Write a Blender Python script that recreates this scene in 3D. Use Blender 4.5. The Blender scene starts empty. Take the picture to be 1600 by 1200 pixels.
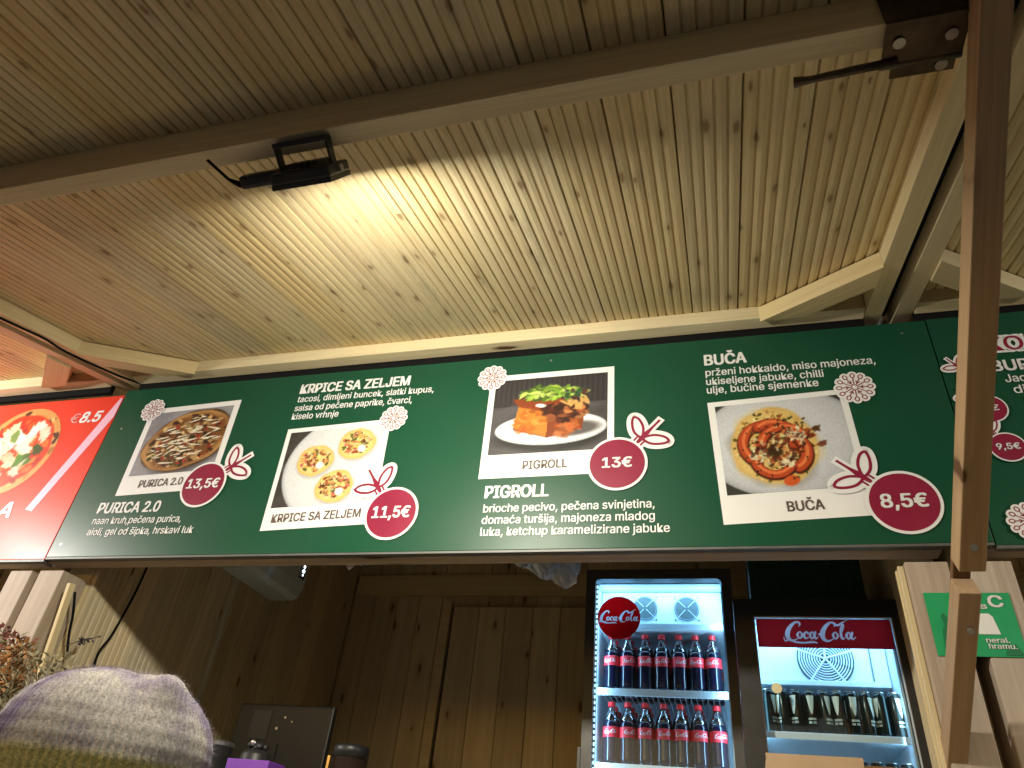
import bpy, bmesh, math, random
import numpy as np
from mathutils import Vector, Matrix, Euler
random.seed(7); rng = np.random.default_rng(11)
sc = bpy.context.scene
C = sc.collection

# ------------------------------------------------------------------ camera
F_PX, PITCH, ROLL, YAW = 1122.5, .6167, -.1138, -.3239
CAM = Vector((0, -1.7, 1.5))
def cam_axes():
    cy, sy = math.cos(YAW), math.sin(YAW)
    F = Vector((sy*math.cos(PITCH), cy*math.cos(PITCH), math.sin(PITCH)))
    R = Vector((cy, -sy, 0)); D = F.cross(R)
    c, s = math.cos(ROLL), math.sin(ROLL)
    return c*R+s*D, -s*R+c*D, F
R_, D_, F_ = cam_axes()
cd = bpy.data.cameras.new('camera'); cam = bpy.data.objects.new('camera', cd); C.objects.link(cam)
m3 = Matrix((R_, -D_, -F_)).transposed()
cam.matrix_world = Matrix.Translation(CAM) @ m3.to_4x4()
cd.sensor_width = 36; cd.lens = F_PX/1600*36; cd.clip_start = .02; cd.clip_end = 500
sc.camera = cam
def ray(px, py): return R_*(px-800)+D_*(py-600)+F_*F_PX
def at(px, py, Y):                       # a photo pixel on the upright plane y = Y
    r = ray(px, py); return CAM + r*((Y-CAM.y)/r.y)
def atx(px, py, X):
    r = ray(px, py); return CAM + r*((X-CAM.x)/r.x)

# ------------------------------------------------------------------ world, exposure
w = bpy.data.worlds.new('World'); sc.world = w; w.use_nodes = True
nt = w.node_tree; bg = nt.nodes['Background']
sky = nt.nodes.new('ShaderNodeTexSky'); sky.sky_type = 'NISHITA'; sky.sun_disc = False
sky.sun_elevation = math.radians(7); sky.sun_rotation = math.radians(200)
nt.links.new(sky.outputs[0], bg.inputs[0]); bg.inputs[1].default_value = .065
sd = bpy.data.lights.new('sun', 'SUN'); sd.energy = .02; sd.angle = math.radians(10); sd.color = (.75, .85, 1)
so = bpy.data.objects.new('sun', sd); C.objects.link(so); so.rotation_euler = (math.radians(60), 0, math.radians(20))
sc.view_settings.view_transform = 'Standard'; sc.view_settings.look = 'None'
sc.view_settings.exposure = .15; sc.view_settings.gamma = 1; sc.view_settings.use_curve_mapping = False
FLOOD_W = 20.0
sc.render.engine = 'CYCLES'
sc.cycles.max_bounces = 8; sc.cycles.diffuse_bounces = 5; sc.cycles.transparent_max_bounces = 16

# ------------------------------------------------------------------ object helpers
def wm(o):
    b = o.matrix_basis.copy()
    if o.parent: return wm(o.parent) @ o.matrix_parent_inverse @ b
    return b
def setp(o, p):
    o.parent = p
    o.matrix_parent_inverse = wm(p).inverted()
def tag(o, label=None, cat=None, group=None, kind=None):
    if label: o['label'] = label
    if cat: o['category'] = cat
    if group: o['group'] = group
    if kind: o['kind'] = kind
    return o
def thing(name, loc, label, cat, group=None):
    o = bpy.data.objects.new(name, None); C.objects.link(o); o.location = loc
    o.empty_display_size = .1
    return tag(o, label, cat, group)
def link(name, me, mat=None, parent=None, mw=None, smooth=False):
    o = bpy.data.objects.new(name, me); C.objects.link(o)
    if mat is not None and not me.materials: me.materials.append(mat)
    if mw is not None: o.matrix_basis = mw
    if parent: setp(o, parent)
    if smooth:
        for p in me.polygons: p.use_smooth = True
    return o
def mesh(name, vs, fs):
    me = bpy.data.meshes.new(name); me.from_pydata([tuple(v) for v in vs], [], fs); me.update(); return me
class MB:
    def __init__(s): s.v = []; s.f = []
    def add(s, vs, fs):
        n = len(s.v); s.v += [tuple(v) for v in vs]; s.f += [tuple(i+n for i in f) for f in fs]; return s
    def box(s, x0, x1, y0, y1, z0, z1):
        vs = [(x, y, z) for x in (x0, x1) for y in (y0, y1) for z in (z0, z1)]
        return s.add(vs, [(0,1,3,2),(4,6,7,5),(0,4,5,1),(2,3,7,6),(0,2,6,4),(1,5,7,3)])
    def quad(s, a, b, c, d): return s.add([a, b, c, d], [(0,1,2,3)])
    def poly(s, pts): return s.add(pts, [tuple(range(len(pts)))])
    def tube(s, pts, r, n=8, cap=True):
        pts = [Vector(p) for p in pts]; rr = r if isinstance(r, (list, tuple)) else [r]*len(pts)
        vs = []; fs = []
        for i, p in enumerate(pts):
            t = (pts[min(i+1, len(pts)-1)]-pts[max(i-1, 0)]).normalized()
            a = t.cross(Vector((0, 0, 1)) if abs(t.z) < .9 else Vector((1, 0, 0))).normalized(); b = t.cross(a)
            for k in range(n):
                q = 2*math.pi*k/n; vs.append(p+(a*math.cos(q)+b*math.sin(q))*rr[i])
        for i in range(len(pts)-1):
            for k in range(n):
                fs.append((i*n+k, i*n+(k+1) % n, (i+1)*n+(k+1) % n, (i+1)*n+k))
        if cap: fs += [tuple(range(n))[::-1], tuple((len(pts)-1)*n+k for k in range(n))]
        return s.add(vs, fs)
    def lathe(s, prof, c=(0, 0, 0), n=16):
        vs = []; fs = []
        for r, z in prof:
            for k in range(n):
                q = 2*math.pi*k/n; vs.append((c[0]+r*math.cos(q), c[1]+r*math.sin(q), c[2]+z))
        for i in range(len(prof)-1):
            for k in range(n): fs.append((i*n+k, i*n+(k+1) % n, (i+1)*n+(k+1) % n, (i+1)*n+k))
        fs += [tuple(range(n))[::-1], tuple((len(prof)-1)*n+k for k in range(n))]
        return s.add(vs, fs)
    def build(s, name, mat, parent=None, bevel=0, smooth=False, mw=None):
        me = mesh(name, s.v, s.f)
        if bevel:
            bm = bmesh.new(); bm.from_mesh(me)
            bmesh.ops.bevel(bm, geom=bm.edges[:], offset=bevel, segments=2, affect='EDGES', profile=.6)
            bm.to_mesh(me); bm.free()
        return link(name, me, mat, parent, mw, smooth)
def beam(name, p0, p1, wd, ht, mat, parent, up=(0, 0, 1), bevel=.002):
    """squared timber from p0 to p1 (centre line), length along its local X"""
    p0 = Vector(p0); p1 = Vector(p1); x = (p1-p0).normalized(); u = Vector(up)
    y = u.cross(x).normalized(); z = x.cross(y); L = (p1-p0).length
    mw = Matrix((x, y, z)).transposed().to_4x4(); mw.translation = p0
    return MB().box(0, L, -wd/2, wd/2, -ht/2, ht/2).build(name, mat, parent, bevel, mw=mw)

# ------------------------------------------------------------------ materials
def newmat(name):
    m = bpy.data.materials.new(name); m.use_nodes = True
    return m, m.node_tree, m.node_tree.nodes['Principled BSDF']
def plain(name, col, rough=.5, metal=0, spec=.5, noise=0, nscale=30, bump=0, emit=None, es=0, coat=0):
    m, t, b = newmat(name)
    b.inputs['Base Color'].default_value = (*col, 1); b.inputs['Roughness'].default_value = rough
    b.inputs['Metallic'].default_value = metal; b.inputs['Specular IOR Level'].default_value = spec
    b.inputs['Coat Weight'].default_value = coat
    if emit: b.inputs['Emission Color'].default_value = (*emit, 1); b.inputs['Emission Strength'].default_value = es
    if noise or bump:
        tc = t.nodes.new('ShaderNodeTexCoord'); n = t.nodes.new('ShaderNodeTexNoise')
        n.inputs['Scale'].default_value = nscale; n.inputs['Detail'].default_value = 6
        t.links.new(tc.outputs['Object'], n.inputs['Vector'])
        if noise:
            mr = t.nodes.new('ShaderNodeMapRange'); mr.inputs['To Min'].default_value = 1-noise; mr.inputs['To Max'].default_value = 1+noise
            mr.inputs['From Min'].default_value = .3; mr.inputs['From Max'].default_value = .7
            mx = t.nodes.new('ShaderNodeVectorMath'); mx.operation = 'SCALE'; mx.inputs[0].default_value = col
            t.links.new(n.outputs[0], mr.inputs[0]); t.links.new(mr.outputs[0], mx.inputs['Scale']); t.links.new(mx.outputs[0], b.inputs['Base Color'])
            r2 = t.nodes.new('ShaderNodeMapRange'); r2.inputs['To Min'].default_value = max(0, rough-.08); r2.inputs['To Max'].default_value = min(1, rough+.1)
            t.links.new(n.outputs[0], r2.inputs[0]); t.links.new(r2.outputs[0], b.inputs['Roughness'])
        if bump:
            bu = t.nodes.new('ShaderNodeBump'); bu.inputs['Strength'].default_value = bump; bu.inputs['Distance'].default_value = .002
            t.links.new(n.outputs[0], bu.inputs['Height']); t.links.new(bu.outputs[0], b.inputs['Normal'])
    return m
def wood(name, light, dark, knots=.55, rough=.62, var=.16, knotscale=(4.2, 11), stain=.0, kcol=(.10, .045, .016)):
    """pine: grain along local X, knots, tone changing from piece to piece"""
    m, t, b = newmat(name); N = t.nodes; L = t.links
    def nd(k, **kw):
        n = N.new(k)
        for a, v in kw.items(): setattr(n, a, v)
        return n
    tc = nd('ShaderNodeTexCoord'); oi = nd('ShaderNodeObjectInfo')
    sh = nd('ShaderNodeVectorMath', operation='SCALE'); sh.inputs[0].default_value = (37.1, 13.7, 7.3); L.new(oi.outputs['Random'], sh.inputs['Scale'])
    ad = nd('ShaderNodeVectorMath', operation='ADD'); L.new(tc.outputs['Object'], ad.inputs[0]); L.new(sh.outputs[0], ad.inputs[1])
    def mp(sx, sy, sz):
        q = nd('ShaderNodeVectorMath', operation='MULTIPLY'); q.inputs[1].default_value = (sx, sy, sz); L.new(ad.outputs[0], q.inputs[0]); return q
    def noise(v, sc_, det=5, rg=.6):
        n = nd('ShaderNodeTexNoise'); n.inputs['Scale'].default_value = sc_; n.inputs['Detail'].default_value = det; n.inputs['Roughness'].default_value = rg
        L.new(v.outputs[0], n.inputs['Vector']); return n
    def ramp(src, a, bb, lo=0, hi=1):
        r = nd('ShaderNodeMapRange'); r.inputs['From Min'].default_value = a; r.inputs['From Max'].default_value = bb
        r.inputs['To Min'].default_value = lo; r.inputs['To Max'].default_value = hi; L.new(src, r.inputs[0]); return r
    def mix(f, a, c, blend='MIX'):
        q = nd('ShaderNodeMix', data_type='RGBA', blend_type=blend)
        if hasattr(f, 'links'): L.new(f, q.inputs[0])
        else: q.inputs[0].default_value = f
        for i, s in ((6, a), (7, c)):
            if hasattr(s, 'links'): L.new(s, q.inputs[i])
            else: q.inputs[i].default_value = (*s, 1)
        return q.outputs[2]
    # knots
    kv = mp(knotscale[0], knotscale[1], knotscale[1]*.02)
    wob = noise(mp(9, 30, 30), 1.5, 3); 
    kw_ = nd('ShaderNodeVectorMath', operation='SCALE'); L.new(wob.outputs[1], kw_.inputs[0]); kw_.inputs['Scale'].default_value = .12
    ka = nd('ShaderNodeVectorMath', operation='ADD'); L.new(kv.outputs[0], ka.inputs[0]); L.new(kw_.outputs[0], ka.inputs[1])
    vo = nd('ShaderNodeTexVoronoi', voronoi_dimensions='2D'); vo.inputs['Scale'].default_value = 1; L.new(ka.outputs[0], vo.inputs['Vector'])
    sp = nd('ShaderNodeSeparateColor'); L.new(vo.outputs['Color'], sp.inputs[0])
    pick = ramp(sp.outputs[0], 1-knots, 1-knots+.01)
    size = ramp(sp.outputs[1], 0, 1, .05, .13)
    dv = nd('ShaderNodeMath', operation='DIVIDE'); L.new(vo.outputs['Distance'], dv.inputs[0]); L.new(size.outputs[0], dv.inputs[1])
    kn = ramp(dv.outputs[0], 1.15, .55); kn.clamp = True
    km = nd('ShaderNodeMath', operation='MULTIPLY'); L.new(kn.outputs[0], km.inputs[0]); L.new(pick.outputs[0], km.inputs[1])
    halo = ramp(dv.outputs[0], 3.2, 1.0); hm = nd('ShaderNodeMath', operation='MULTIPLY'); L.new(halo.outputs[0], hm.inputs[0]); L.new(pick.outputs[0], hm.inputs[1])
    # grain bends round the knots
    gb = nd('ShaderNodeVectorMath', operation='SCALE'); gb.inputs[0].default_value = (0, .35, .35); L.new(hm.outputs[0], gb.inputs['Scale'])
    g0 = mp(1.6, 42, 42); ga = nd('ShaderNodeVectorMath', operation='ADD'); L.new(g0.outputs[0], ga.inputs[0]); L.new(gb.outputs[0], ga.inputs[1])
    g1 = noise(ga, 1, 5, .65); g2 = noise(mp(5, 260, 260), 1, 4, .7); g3 = noise(mp(.8, 6, 6), 1, 3)
    c = mix(ramp(g1.outputs[0], .38, .68).outputs[0], light, dark)
    c = mix(ramp(g2.outputs[0], .42, .72, 0, .38).outputs[0], c, tuple(x*.62 for x in dark))
    c = mix(ramp(g3.outputs[0], .35, .7, 0, .4).outputs[0], c, tuple(x*y for x, y in zip(dark, (1.05, .92, .8))))
    if stain:
        st = noise(mp(1.5, 9, 9), 1, 6, .7); c = mix(ramp(st.outputs[0], .6, .72, 0, stain).outputs[0], c, (.16, .15, .13))
    c = mix(ramp(hm.outputs[0], 0, 1, 0, .45).outputs[0], c, tuple(x*.7 for x in dark))
    c = mix(km.outputs[0], c, kcol)
    hv = nd('ShaderNodeHueSaturation'); L.new(c, hv.inputs['Color'])
    L.new(ramp(oi.outputs['Random'], 0, 1, 1-var, 1+var).outputs[0], hv.inputs['Value'])
    r2 = nd('ShaderNodeMath', operation='FRACT'); r3 = nd('ShaderNodeMath', operation='MULTIPLY'); r3.inputs[1].default_value = 17.3
    L.new(oi.outputs['Random'], r3.inputs[0]); L.new(r3.outputs[0], r2.inputs[0])
    L.new(ramp(r2.outputs[0], 0, 1, .88, 1.1).outputs[0], hv.inputs['Saturation'])
    L.new(hv.outputs[0], b.inputs['Base Color']); b.inputs['Roughness'].default_value = rough
    b.inputs['Specular IOR Level'].default_value = .35
    bu = nd('ShaderNodeBump'); bu.inputs['Strength'].default_value = .35; bu.inputs['Distance'].default_value = .0012
    hs = nd('ShaderNodeMath', operation='ADD'); L.new(g2.outputs[0], hs.inputs[0]); L.new(g1.outputs[0], hs.inputs[1])
    L.new(hs.outputs[0], bu.inputs['Height']); L.new(bu.outputs[0], b.inputs['Normal'])
    return m
PINE = wood('pine_boards', (.745, .65, .40), (.595, .485, .275), stain=.45, kcol=(.30, .20, .10), knots=.38, knotscale=(6, 17), var=.10)
FRAME = wood('pine_frame', (.76, .67, .43), (.66, .55, .33), knots=.22, knotscale=(2.2, 9), var=.07)
DARKW = wood('brown_timber', (.26, .145, .07), (.17, .09, .04), knots=.15, var=.06)
PROP = wood('prop_timber', (.50, .35, .21), (.38, .25, .14), knots=.1, var=.04)
WALLW = wood('pine_wall_boards', (.70, .61, .43), (.56, .47, .30), knots=.25, kcol=(.22, .13, .07))
GREYW = wood('weathered_post', (.50, .42, .34), (.36, .29, .22), knots=.25, knotscale=(2.4, 8), stain=.3, var=.05)
def signmat(name, col, rough=.36):
    m, t, b = newmat(name); N = t.nodes; L = t.links
    tc = N.new('ShaderNodeTexCoord'); n = N.new('ShaderNodeTexNoise'); n.inputs['Scale'].default_value = 3; n.inputs['Detail'].default_value = 7; L.new(tc.outputs['Object'], n.inputs['Vector'])
    n2 = N.new('ShaderNodeTexNoise'); n2.inputs['Scale'].default_value = 90; n2.inputs['Detail'].default_value = 3; L.new(tc.outputs['Object'], n2.inputs['Vector'])
    mx = N.new('ShaderNodeMix'); mx.data_type = 'RGBA'; mx.inputs[6].default_value = (*col, 1); mx.inputs[7].default_value = (*[c*.8+.012 for c in col], 1)
    L.new(n.outputs[0], mx.inputs[0])
    # dust specks
    r = N.new('ShaderNodeMapRange'); r.inputs['From Min'].default_value = .74; r.inputs['From Max'].default_value = .8; r.inputs['To Max'].default_value = .25; L.new(n2.outputs[0], r.inputs[0])
    m2 = N.new('ShaderNodeMix'); m2.data_type = 'RGBA'; L.new(r.outputs[0], m2.inputs[0]); L.new(mx.outputs[2], m2.inputs[6]); m2.inputs[7].default_value = (.4, .42, .4, 1)
    L.new(m2.outputs[2], b.inputs['Base Color'])
    rr = N.new('ShaderNodeMapRange'); rr.inputs['To Min'].default_value = rough-.06; rr.inputs['To Max'].default_value = rough+.12; L.new(n.outputs[0], rr.inputs[0]); L.new(rr.outputs[0], b.inputs['Roughness'])
    bu = N.new('ShaderNodeBump'); bu.inputs['Strength'].default_value = .12; bu.inputs['Distance'].default_value = .003; L.new(n.outputs[0], bu.inputs['Height']); L.new(bu.outputs[0], b.inputs['Normal']); b.inputs['Specular IOR Level'].default_value = .34
    return m
GREEN = signmat('green_print', (.001, .068, .031))
RED = signmat('red_print', (.78, .045, .018))
WHITE = plain('white_print', (.80, .80, .79), .4, noise=.03, nscale=8)
MAROON = plain('maroon_print', (.25, .012, .045), .38, noise=.06, nscale=12)
GREYTXT = plain('grey_print', (.13, .09, .08), .4)
PINK = plain('pink_print', (.80, .48, .62), .4)
METAL = plain('steel', (.42, .42, .43), .38, metal=.9, noise=.1)
DARKMETAL = plain('dark_steel', (.10, .075, .055), .4, metal=.85, noise=.3, nscale=40)
ALU = plain('aluminium_edge', (.12, .125, .12), .5, metal=.3, noise=.1)
BLACK = plain('black_plastic', (.018, .018, .02), .42, noise=.2)
RUBBER = plain('black_rubber', (.006, .006, .006), .9, spec=.15)
CHAR = plain('charcoal_plastic', (.008, .0085, .009), .45, noise=.1)
DOORFR = plain('cooler_frame', (.055, .055, .052), .4, noise=.08)
LINER = plain('cooler_liner', (.70, .82, .90), .45, noise=.03, nscale=5)
COLA = plain('cola', (.006, .006, .02), .12, spec=.6)
def glassy(name, tint=(1, 1, 1), fac=.9, rough=.04):
    m, t, b = newmat(name); N = t.nodes; L = t.links
    tr = N.new('ShaderNodeBsdfTransparent'); tr.inputs[0].default_value = (*tint, 1)
    gl = N.new('ShaderNodeBsdfGlossy'); gl.inputs['Roughness'].default_value = rough
    fr = N.new('ShaderNodeFresnel'); fr.inputs[0].default_value = 1.5
    mr = N.new('ShaderNodeMapRange'); mr.inputs['To Min'].default_value = 1-fac; mr.inputs['To Max'].default_value = 1
    mx = N.new('ShaderNodeMixShader'); L.new(fr.outputs[0], mr.inputs[0]); L.new(mr.outputs[0], mx.inputs[0]); L.new(tr.outputs[0], mx.inputs[1]); L.new(gl.outputs[0], mx.inputs[2])
    L.new(mx.outputs[0], t.nodes['Material Output'].inputs[0]); return m
GLASS = glassy('door_glass', (.93, .97, .98), 1.0)
PET = glassy('clear_plastic', (.55, .62, .66), .72, .12)
BAG = glassy('plastic_film', (.90, .92, .94), .8, .2)
_t = BAG.node_tree; _o = _t.nodes['Material Output']; _m = _t.nodes.new('ShaderNodeMixShader'); _m.inputs[0].default_value = .42
_d = _t.nodes.new('ShaderNodeBsdfTranslucent'); _d.inputs[0].default_value = (.85, .88, .92, 1); _src = _o.inputs[0].links[0].from_socket
_t.links.new(_src, _m.inputs[1]); _t.links.new(_d.outputs[0], _m.inputs[2]); _t.links.new(_m.outputs[0], _o.inputs[0])
LABELRED = plain('label_red', (.85, .035, .05), .35)
CAPRED = plain('cap_red', (.85, .02, .03), .4)
def translucent(name, col, f):
    m, t, b = newmat(name); b.inputs['Base Color'].default_value = (*col, 1); b.inputs['Roughness'].default_value = .4
    tr = t.nodes.new('ShaderNodeBsdfTranslucent'); tr.inputs[0].default_value = (*col, 1); mx = t.nodes.new('ShaderNodeMixShader'); mx.inputs[0].default_value = f
    t.links.new(b.outputs[0], mx.inputs[1]); t.links.new(tr.outputs[0], mx.inputs[2]); t.links.new(mx.outputs[0], t.nodes['Material Output'].inputs[0]); return m
COKERED = translucent('badge_red', (.85, .012, .016), .75); LOGOW = translucent('badge_white', (.85, .85, .85), .6)
LEDB = plain('led_backing', (.16, .22, .27), .5)
LEDM = plain('led_strip', (.8, .9, 1), .5, emit=(.55, .84, 1), es=2.0)
CARD = plain('cardboard', (.50, .35, .22), .8, noise=.08, nscale=12, bump=.1)
CREAM = plain('cream_disc', (.75, .68, .42), .4)

# ------------------------------------------------------------------ ground
gm = plain('paving', (.30, .29, .27), .85, noise=.25, nscale=3, bump=.4)
g = MB().quad((-150, -150, 0), (150, -150, 0), (150, 150, 0), (-150, 150, 0)).build('ground', gm)
tag(g, 'grey paved ground of the market square', None, None, 'structure')

# ------------------------------------------------------------------ huts and canopies
PITCHX = 2.56; X0, X1 = -2.045, .485
KS = math.atan(.252); CS, SN = math.cos(KS), math.sin(KS)
Z0 = 2.95
def plank_mesh(name, L, W, ribs, depth, thick=.019, gap=.0014, gw=.28):
    """board with ribs running along local X; ribbed face looks towards -Z"""
    pr = [(-W/2+gap*.5, thick), (-W/2+gap*.5, depth*1.5), (-W/2+gap*.5+.002, 0.0)]
    usable = W-gap-.004; pw = usable/ribs
    for i in range(ribs):
        a = -W/2+gap*.5+.002+i*pw
        if i > 0:
            pr += [(a-pw*gw*.5, .0003), (a-pw*gw*.22, depth), (a+pw*gw*.22, depth), (a+pw*gw*.5, .0003)]
        pr += [(a+pw*.5, -.0006)]
    pr += [(W/2-gap*.5-.002, 0.0), (W/2-gap*.5, depth*1.5), (W/2-gap*.5, thick)]
    n = len(pr); vs = [(0, y, z) for y, z in pr]+[(L, y, z) for y, z in pr]
    fs = [(i, i+1, n+i+1, n+i) for i in range(n-1)]+[(n-1, 0, n, 2*n-1), tuple(range(n))[::-1], tuple(range(n, 2*n))]
    return mesh(name, vs, fs)
PL = (X1-X0)/20
canopy_len = 1.95/CS
cp = [plank_mesh('plank', canopy_len, PL, 5, .0052, gw=.24), plank_mesh('plank', canopy_len, PL, 5, .0048, gw=.2), plank_mesh('plank', canopy_len, PL, 5, .0045, gw=.3)]
for m_ in cp: m_.materials.append(PINE)
def cz(y): return Z0+.252*y
def canopy(dx, label):
    t = thing('wooden_canopy', (dx-.78, 0, Z0), label, 'canopy', 'ribbed pine canopies over the stall fronts')
    ax = Vector((0, -CS, -SN)); ay = Vector((1, 0, 0)); az = ax.cross(ay)
    for i in range(20):
        x = dx+X0+PL*(i+.5); y = .07
        mw = Matrix((ax, ay, az)).transposed().to_4x4(); mw.translation = Vector((x, y, cz(y)+random.uniform(0, .0016)))
        o = link('plank', cp[random.choice((0, 0, 1, 2))], None, t, mw)
    # roof sheet above the boards
    a = .09; yb, yf = .07, -1.9
    MB().add([(dx+X0, yb, cz(yb)+.021), (dx+X1, yb, cz(yb)+.021), (dx+X1, yf, cz(yf)+.021), (dx+X0, yf, cz(yf)+.021),
              (dx+X0, yb, cz(yb)+.03), (dx+X1, yb, cz(yb)+.03), (dx+X1, yf, cz(yf)+.03), (dx+X0, yf, cz(yf)+.03)],
             [(3,2,1,0),(4,5,6,7),(0,1,5,4),(1,2,6,5),(2,3,7,6),(3,0,4,7)]).build('roof_sheet', RUBBER, t)
    for a_, b_ in (((X1, X1+.014),) if dx > 1 else ((X1, X1+.0285),)):      # black strip added to block the sky, so the roof gap stays dark
        MB().add([(dx+x_, y_, cz(y_)+z_) for x_ in (a_+.001, b_) for y_ in (.07, -1.9) for z_ in (-.004, .018)], [(0,1,3,2),(4,6,7,5),(0,4,5,1),(2,3,7,6),(0,2,6,4),(1,5,7,3)]).build('gap_sky_block', RUBBER, t)
    # side rafters hang under the boards
    dn = .045
    for x in (dx+X0+.024, dx+X1-.024):
        beam('rafter', (x, .06, cz(.06)-dn/2-.002), (x, -1.86, cz(-1.86)-dn/2-.002), .046, dn, FRAME, t)
    # rear rail above the sign, corner braces
    xa, xb = dx+X0+.049, dx+X1-.049
    beam('rear_rail', (xa, -.034, cz(-.034)-.026), (xb, -.034, cz(-.034)-.026), .046, .044, FRAME, t)
    MB().box(xa, xb, -.0075, .0085, 2.872, 2.93).build('gap_dark_band', RUBBER, t)  # black strip stands in for the dark gap between rail and sign
    for s in (-1, 1):
        ex = dx+X0+.0475 if s < 0 else dx+X1-.0475       # inner face of the rafter
        F0 = Vector((ex-s*.277, -.0575)); F1 = Vector((ex, -.288)); d2 = (F1-F0).normalized()
        B0 = Vector((ex-s*.160, -.0575)); B1 = Vector((ex, -.190))
        tp = []
        for dz_ in (.003, .056):
            for p_ in (F0, F1, B1, B0): tp.append(Vector((p_.x, p_.y, cz(p_.y)-dz_)))
        xx_ = Vector((d2.x, d2.y, .252*d2.y)).normalized(); zz_ = Vector((0, -.244, .97)); yy_ = zz_.cross(xx_).normalized(); zz_ = xx_.cross(yy_)
        mw = Matrix((xx_, yy_, zz_)).transposed().to_4x4(); mw.translation = tp[0]; iv = mw.inverted()
        fs_ = [(0, 1, 2, 3), (7, 6, 5, 4), (0, 4, 5, 1), (1, 5, 6, 2), (2, 6, 7, 3), (3, 7, 4, 0)]
        MB().add([iv @ v for v in tp], fs_ if s < 0 else [f[::-1] for f in fs_]).build('corner_brace', FRAME, t, .0015, mw=mw)
    # cross beam that carries the lamp
    yb = -1.026
    beam('cross_beam', (xa, yb, cz(yb)-.0475), (xb, yb, cz(yb)-.0475), .04, .086, FRAME, t)
    yb = -1.83
    beam('front_rail', (xa, yb, cz(yb)-.05), (xb, yb, cz(yb)-.05), .045, .09, FRAME, t)
    return t
canopy(0, 'ribbed pine board canopy over the green menu sign, with a floodlight on its cross beam')
canopy(-PITCHX, 'neighbouring pine canopy over the red pizza sign, lit orange')
canopy(PITCHX, 'neighbouring pine canopy behind the wooden prop at the right')

WL = 2.62; ww = .128
wp = plank_mesh('wall_plank', WL, ww, 5, .0036); wp.materials.append(WALLW)
bp_ = plank_mesh('wall_plank', WL, ww, 1, .003); bp_.materials.append(WALLW)
YB = 1.78; XL, XR = -1.93, .478
doorL = at(711, 950, YB); 
def hut(dx, label, main=False):
    t = thing('market_hut', (dx-.78, .9, 0), label, 'market hut', 'wooden market huts in a row')
    zb = .32
    MB().box(dx+X0, dx+X1, .02, YB+.08, 0.02, zb-.003).build('floor_platform', DARKW, t)
    def vplank(me, x, y, nx, ny):
        ax = Vector((0, 0, 1)); az = Vector((-nx, -ny, 0)); ay = az.cross(ax)
        mw = Matrix((ax, ay, az)).transposed().to_4x4(); mw.translation = Vector((x, y, zb))
        link('wall_plank', me, None, t, mw)
    n = 13
    for i in range(n):
        y = .108+ww*(i+.5)
        vplank(wp, dx+XL, y, 1, 0); vplank(wp, dx+XR-.018, y, -1, 0)
    MB().box(dx+X0, dx+XL-.02, .104, YB+.02, zb, 2.93).build('outer_cladding', FRAME, t)
    MB().box(dx+XR+.0015, dx+X1, .104, YB+.02, zb, 2.93).build('outer_cladding', FRAME, t)
    k = 0; x = dx+XL+.004
    nb = int((XR-XL)/ww)
    for i in range(nb+1):
        xx = x+ww*(i+.5)
        if xx+ww/2 > dx+XR-.01+ww*.3: break
        vplank(bp_, xx, YB, 0, -1)
    MB().box(dx+X0, dx+X1, YB+.022, YB+.045, zb, 2.93).build('back_cladding', FRAME, t)
    beam('wall_rail', (dx+XL+.02, YB-.012, 2.80), (dx+XR-.04, YB-.012, 2.80), .02, .11, WALLW, t)
    MB().box(dx+X0, dx+X1, .075, YB+.05, 2.975, 3.0).build('inner_ceiling', WALLW, t)
    # front posts
    for a, b in ((X0, XL-.022), (XR-.08, X1)):
        xm = dx+(a+b)/2
        beam('front_post', (xm, .05, zb), (xm, .05, 2.19), b-a, .1, GREYW, t, up=(0, 1, 0), bevel=.004)
    # thin strips down the inner side of the right hand post
    for j, yy in enumerate((.018, .045)):
        beam('post_strip', (dx+XR-.087, yy, zb), (dx+XR-.087, yy, 2.185), .012, .012, FRAME, t, up=(0, 1, 0), bevel=.002)
    beam('header_board', (dx+X0+.001, .035, 2.541), (dx+X1-.001, .035, 2.541), .05, .642, GREYW, t)
    # counter
    beam('counter_top', (dx+X0, .08, 1.12), (dx+X1, .08, 1.12), .62, .035, FRAME, t)
    MB().box(dx+X0+.002, dx+X1-.002, -.02, .0, .1, 1.10).build('counter_front', GREYW, t)
    if main:
        # door in the back wall
        dz = doorL.z; dxl = doorL.x
        MB().box(dxl, dxl+.86, YB-.022, YB-.004, zb, dz).build('door_gap', RUBBER, t)
        d = MB().box(dxl+.008, dxl+.852, YB-.03, YB-.0225, zb+.01, dz-.009).build('door', WALLW, t)
        for i in range(6):
            mw = Matrix(((0, 1, 0, 0), (0, 0, -1, 0), (1, 0, 0, 0), (0, 0, 0, 1)))
            wv = .838/6; ax = Vector((0, 0, 1)); az = Vector((0, 1, 0)); ay = az.cross(ax)
            mw = Matrix((ax, ay, az)).transposed().to_4x4(); mw.translation = Vector((dxl+.011+wv*(i+.5), YB-.046, zb+.01))
            me = doorp
            link('door_board', me, None, d, mw)
        for a in (dxl-.05,):
            MB().box(a, a+.045, YB-.045, YB-.004, zb, dz+.02).build('door_trim', WALLW, t, bevel=.002)
doorp = plank_mesh('door_board', doorL.z-.32-.02, .838/6, 1, .003, .015); doorp.materials.append(WALLW)
hut(0, 'pine market hut below the green menu sign, selling drinks and food', True)
hut(-PITCHX, 'neighbouring market hut below the red pizza sign')
hut(PITCHX, 'neighbouring market hut right of the green sticker seam')

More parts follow.
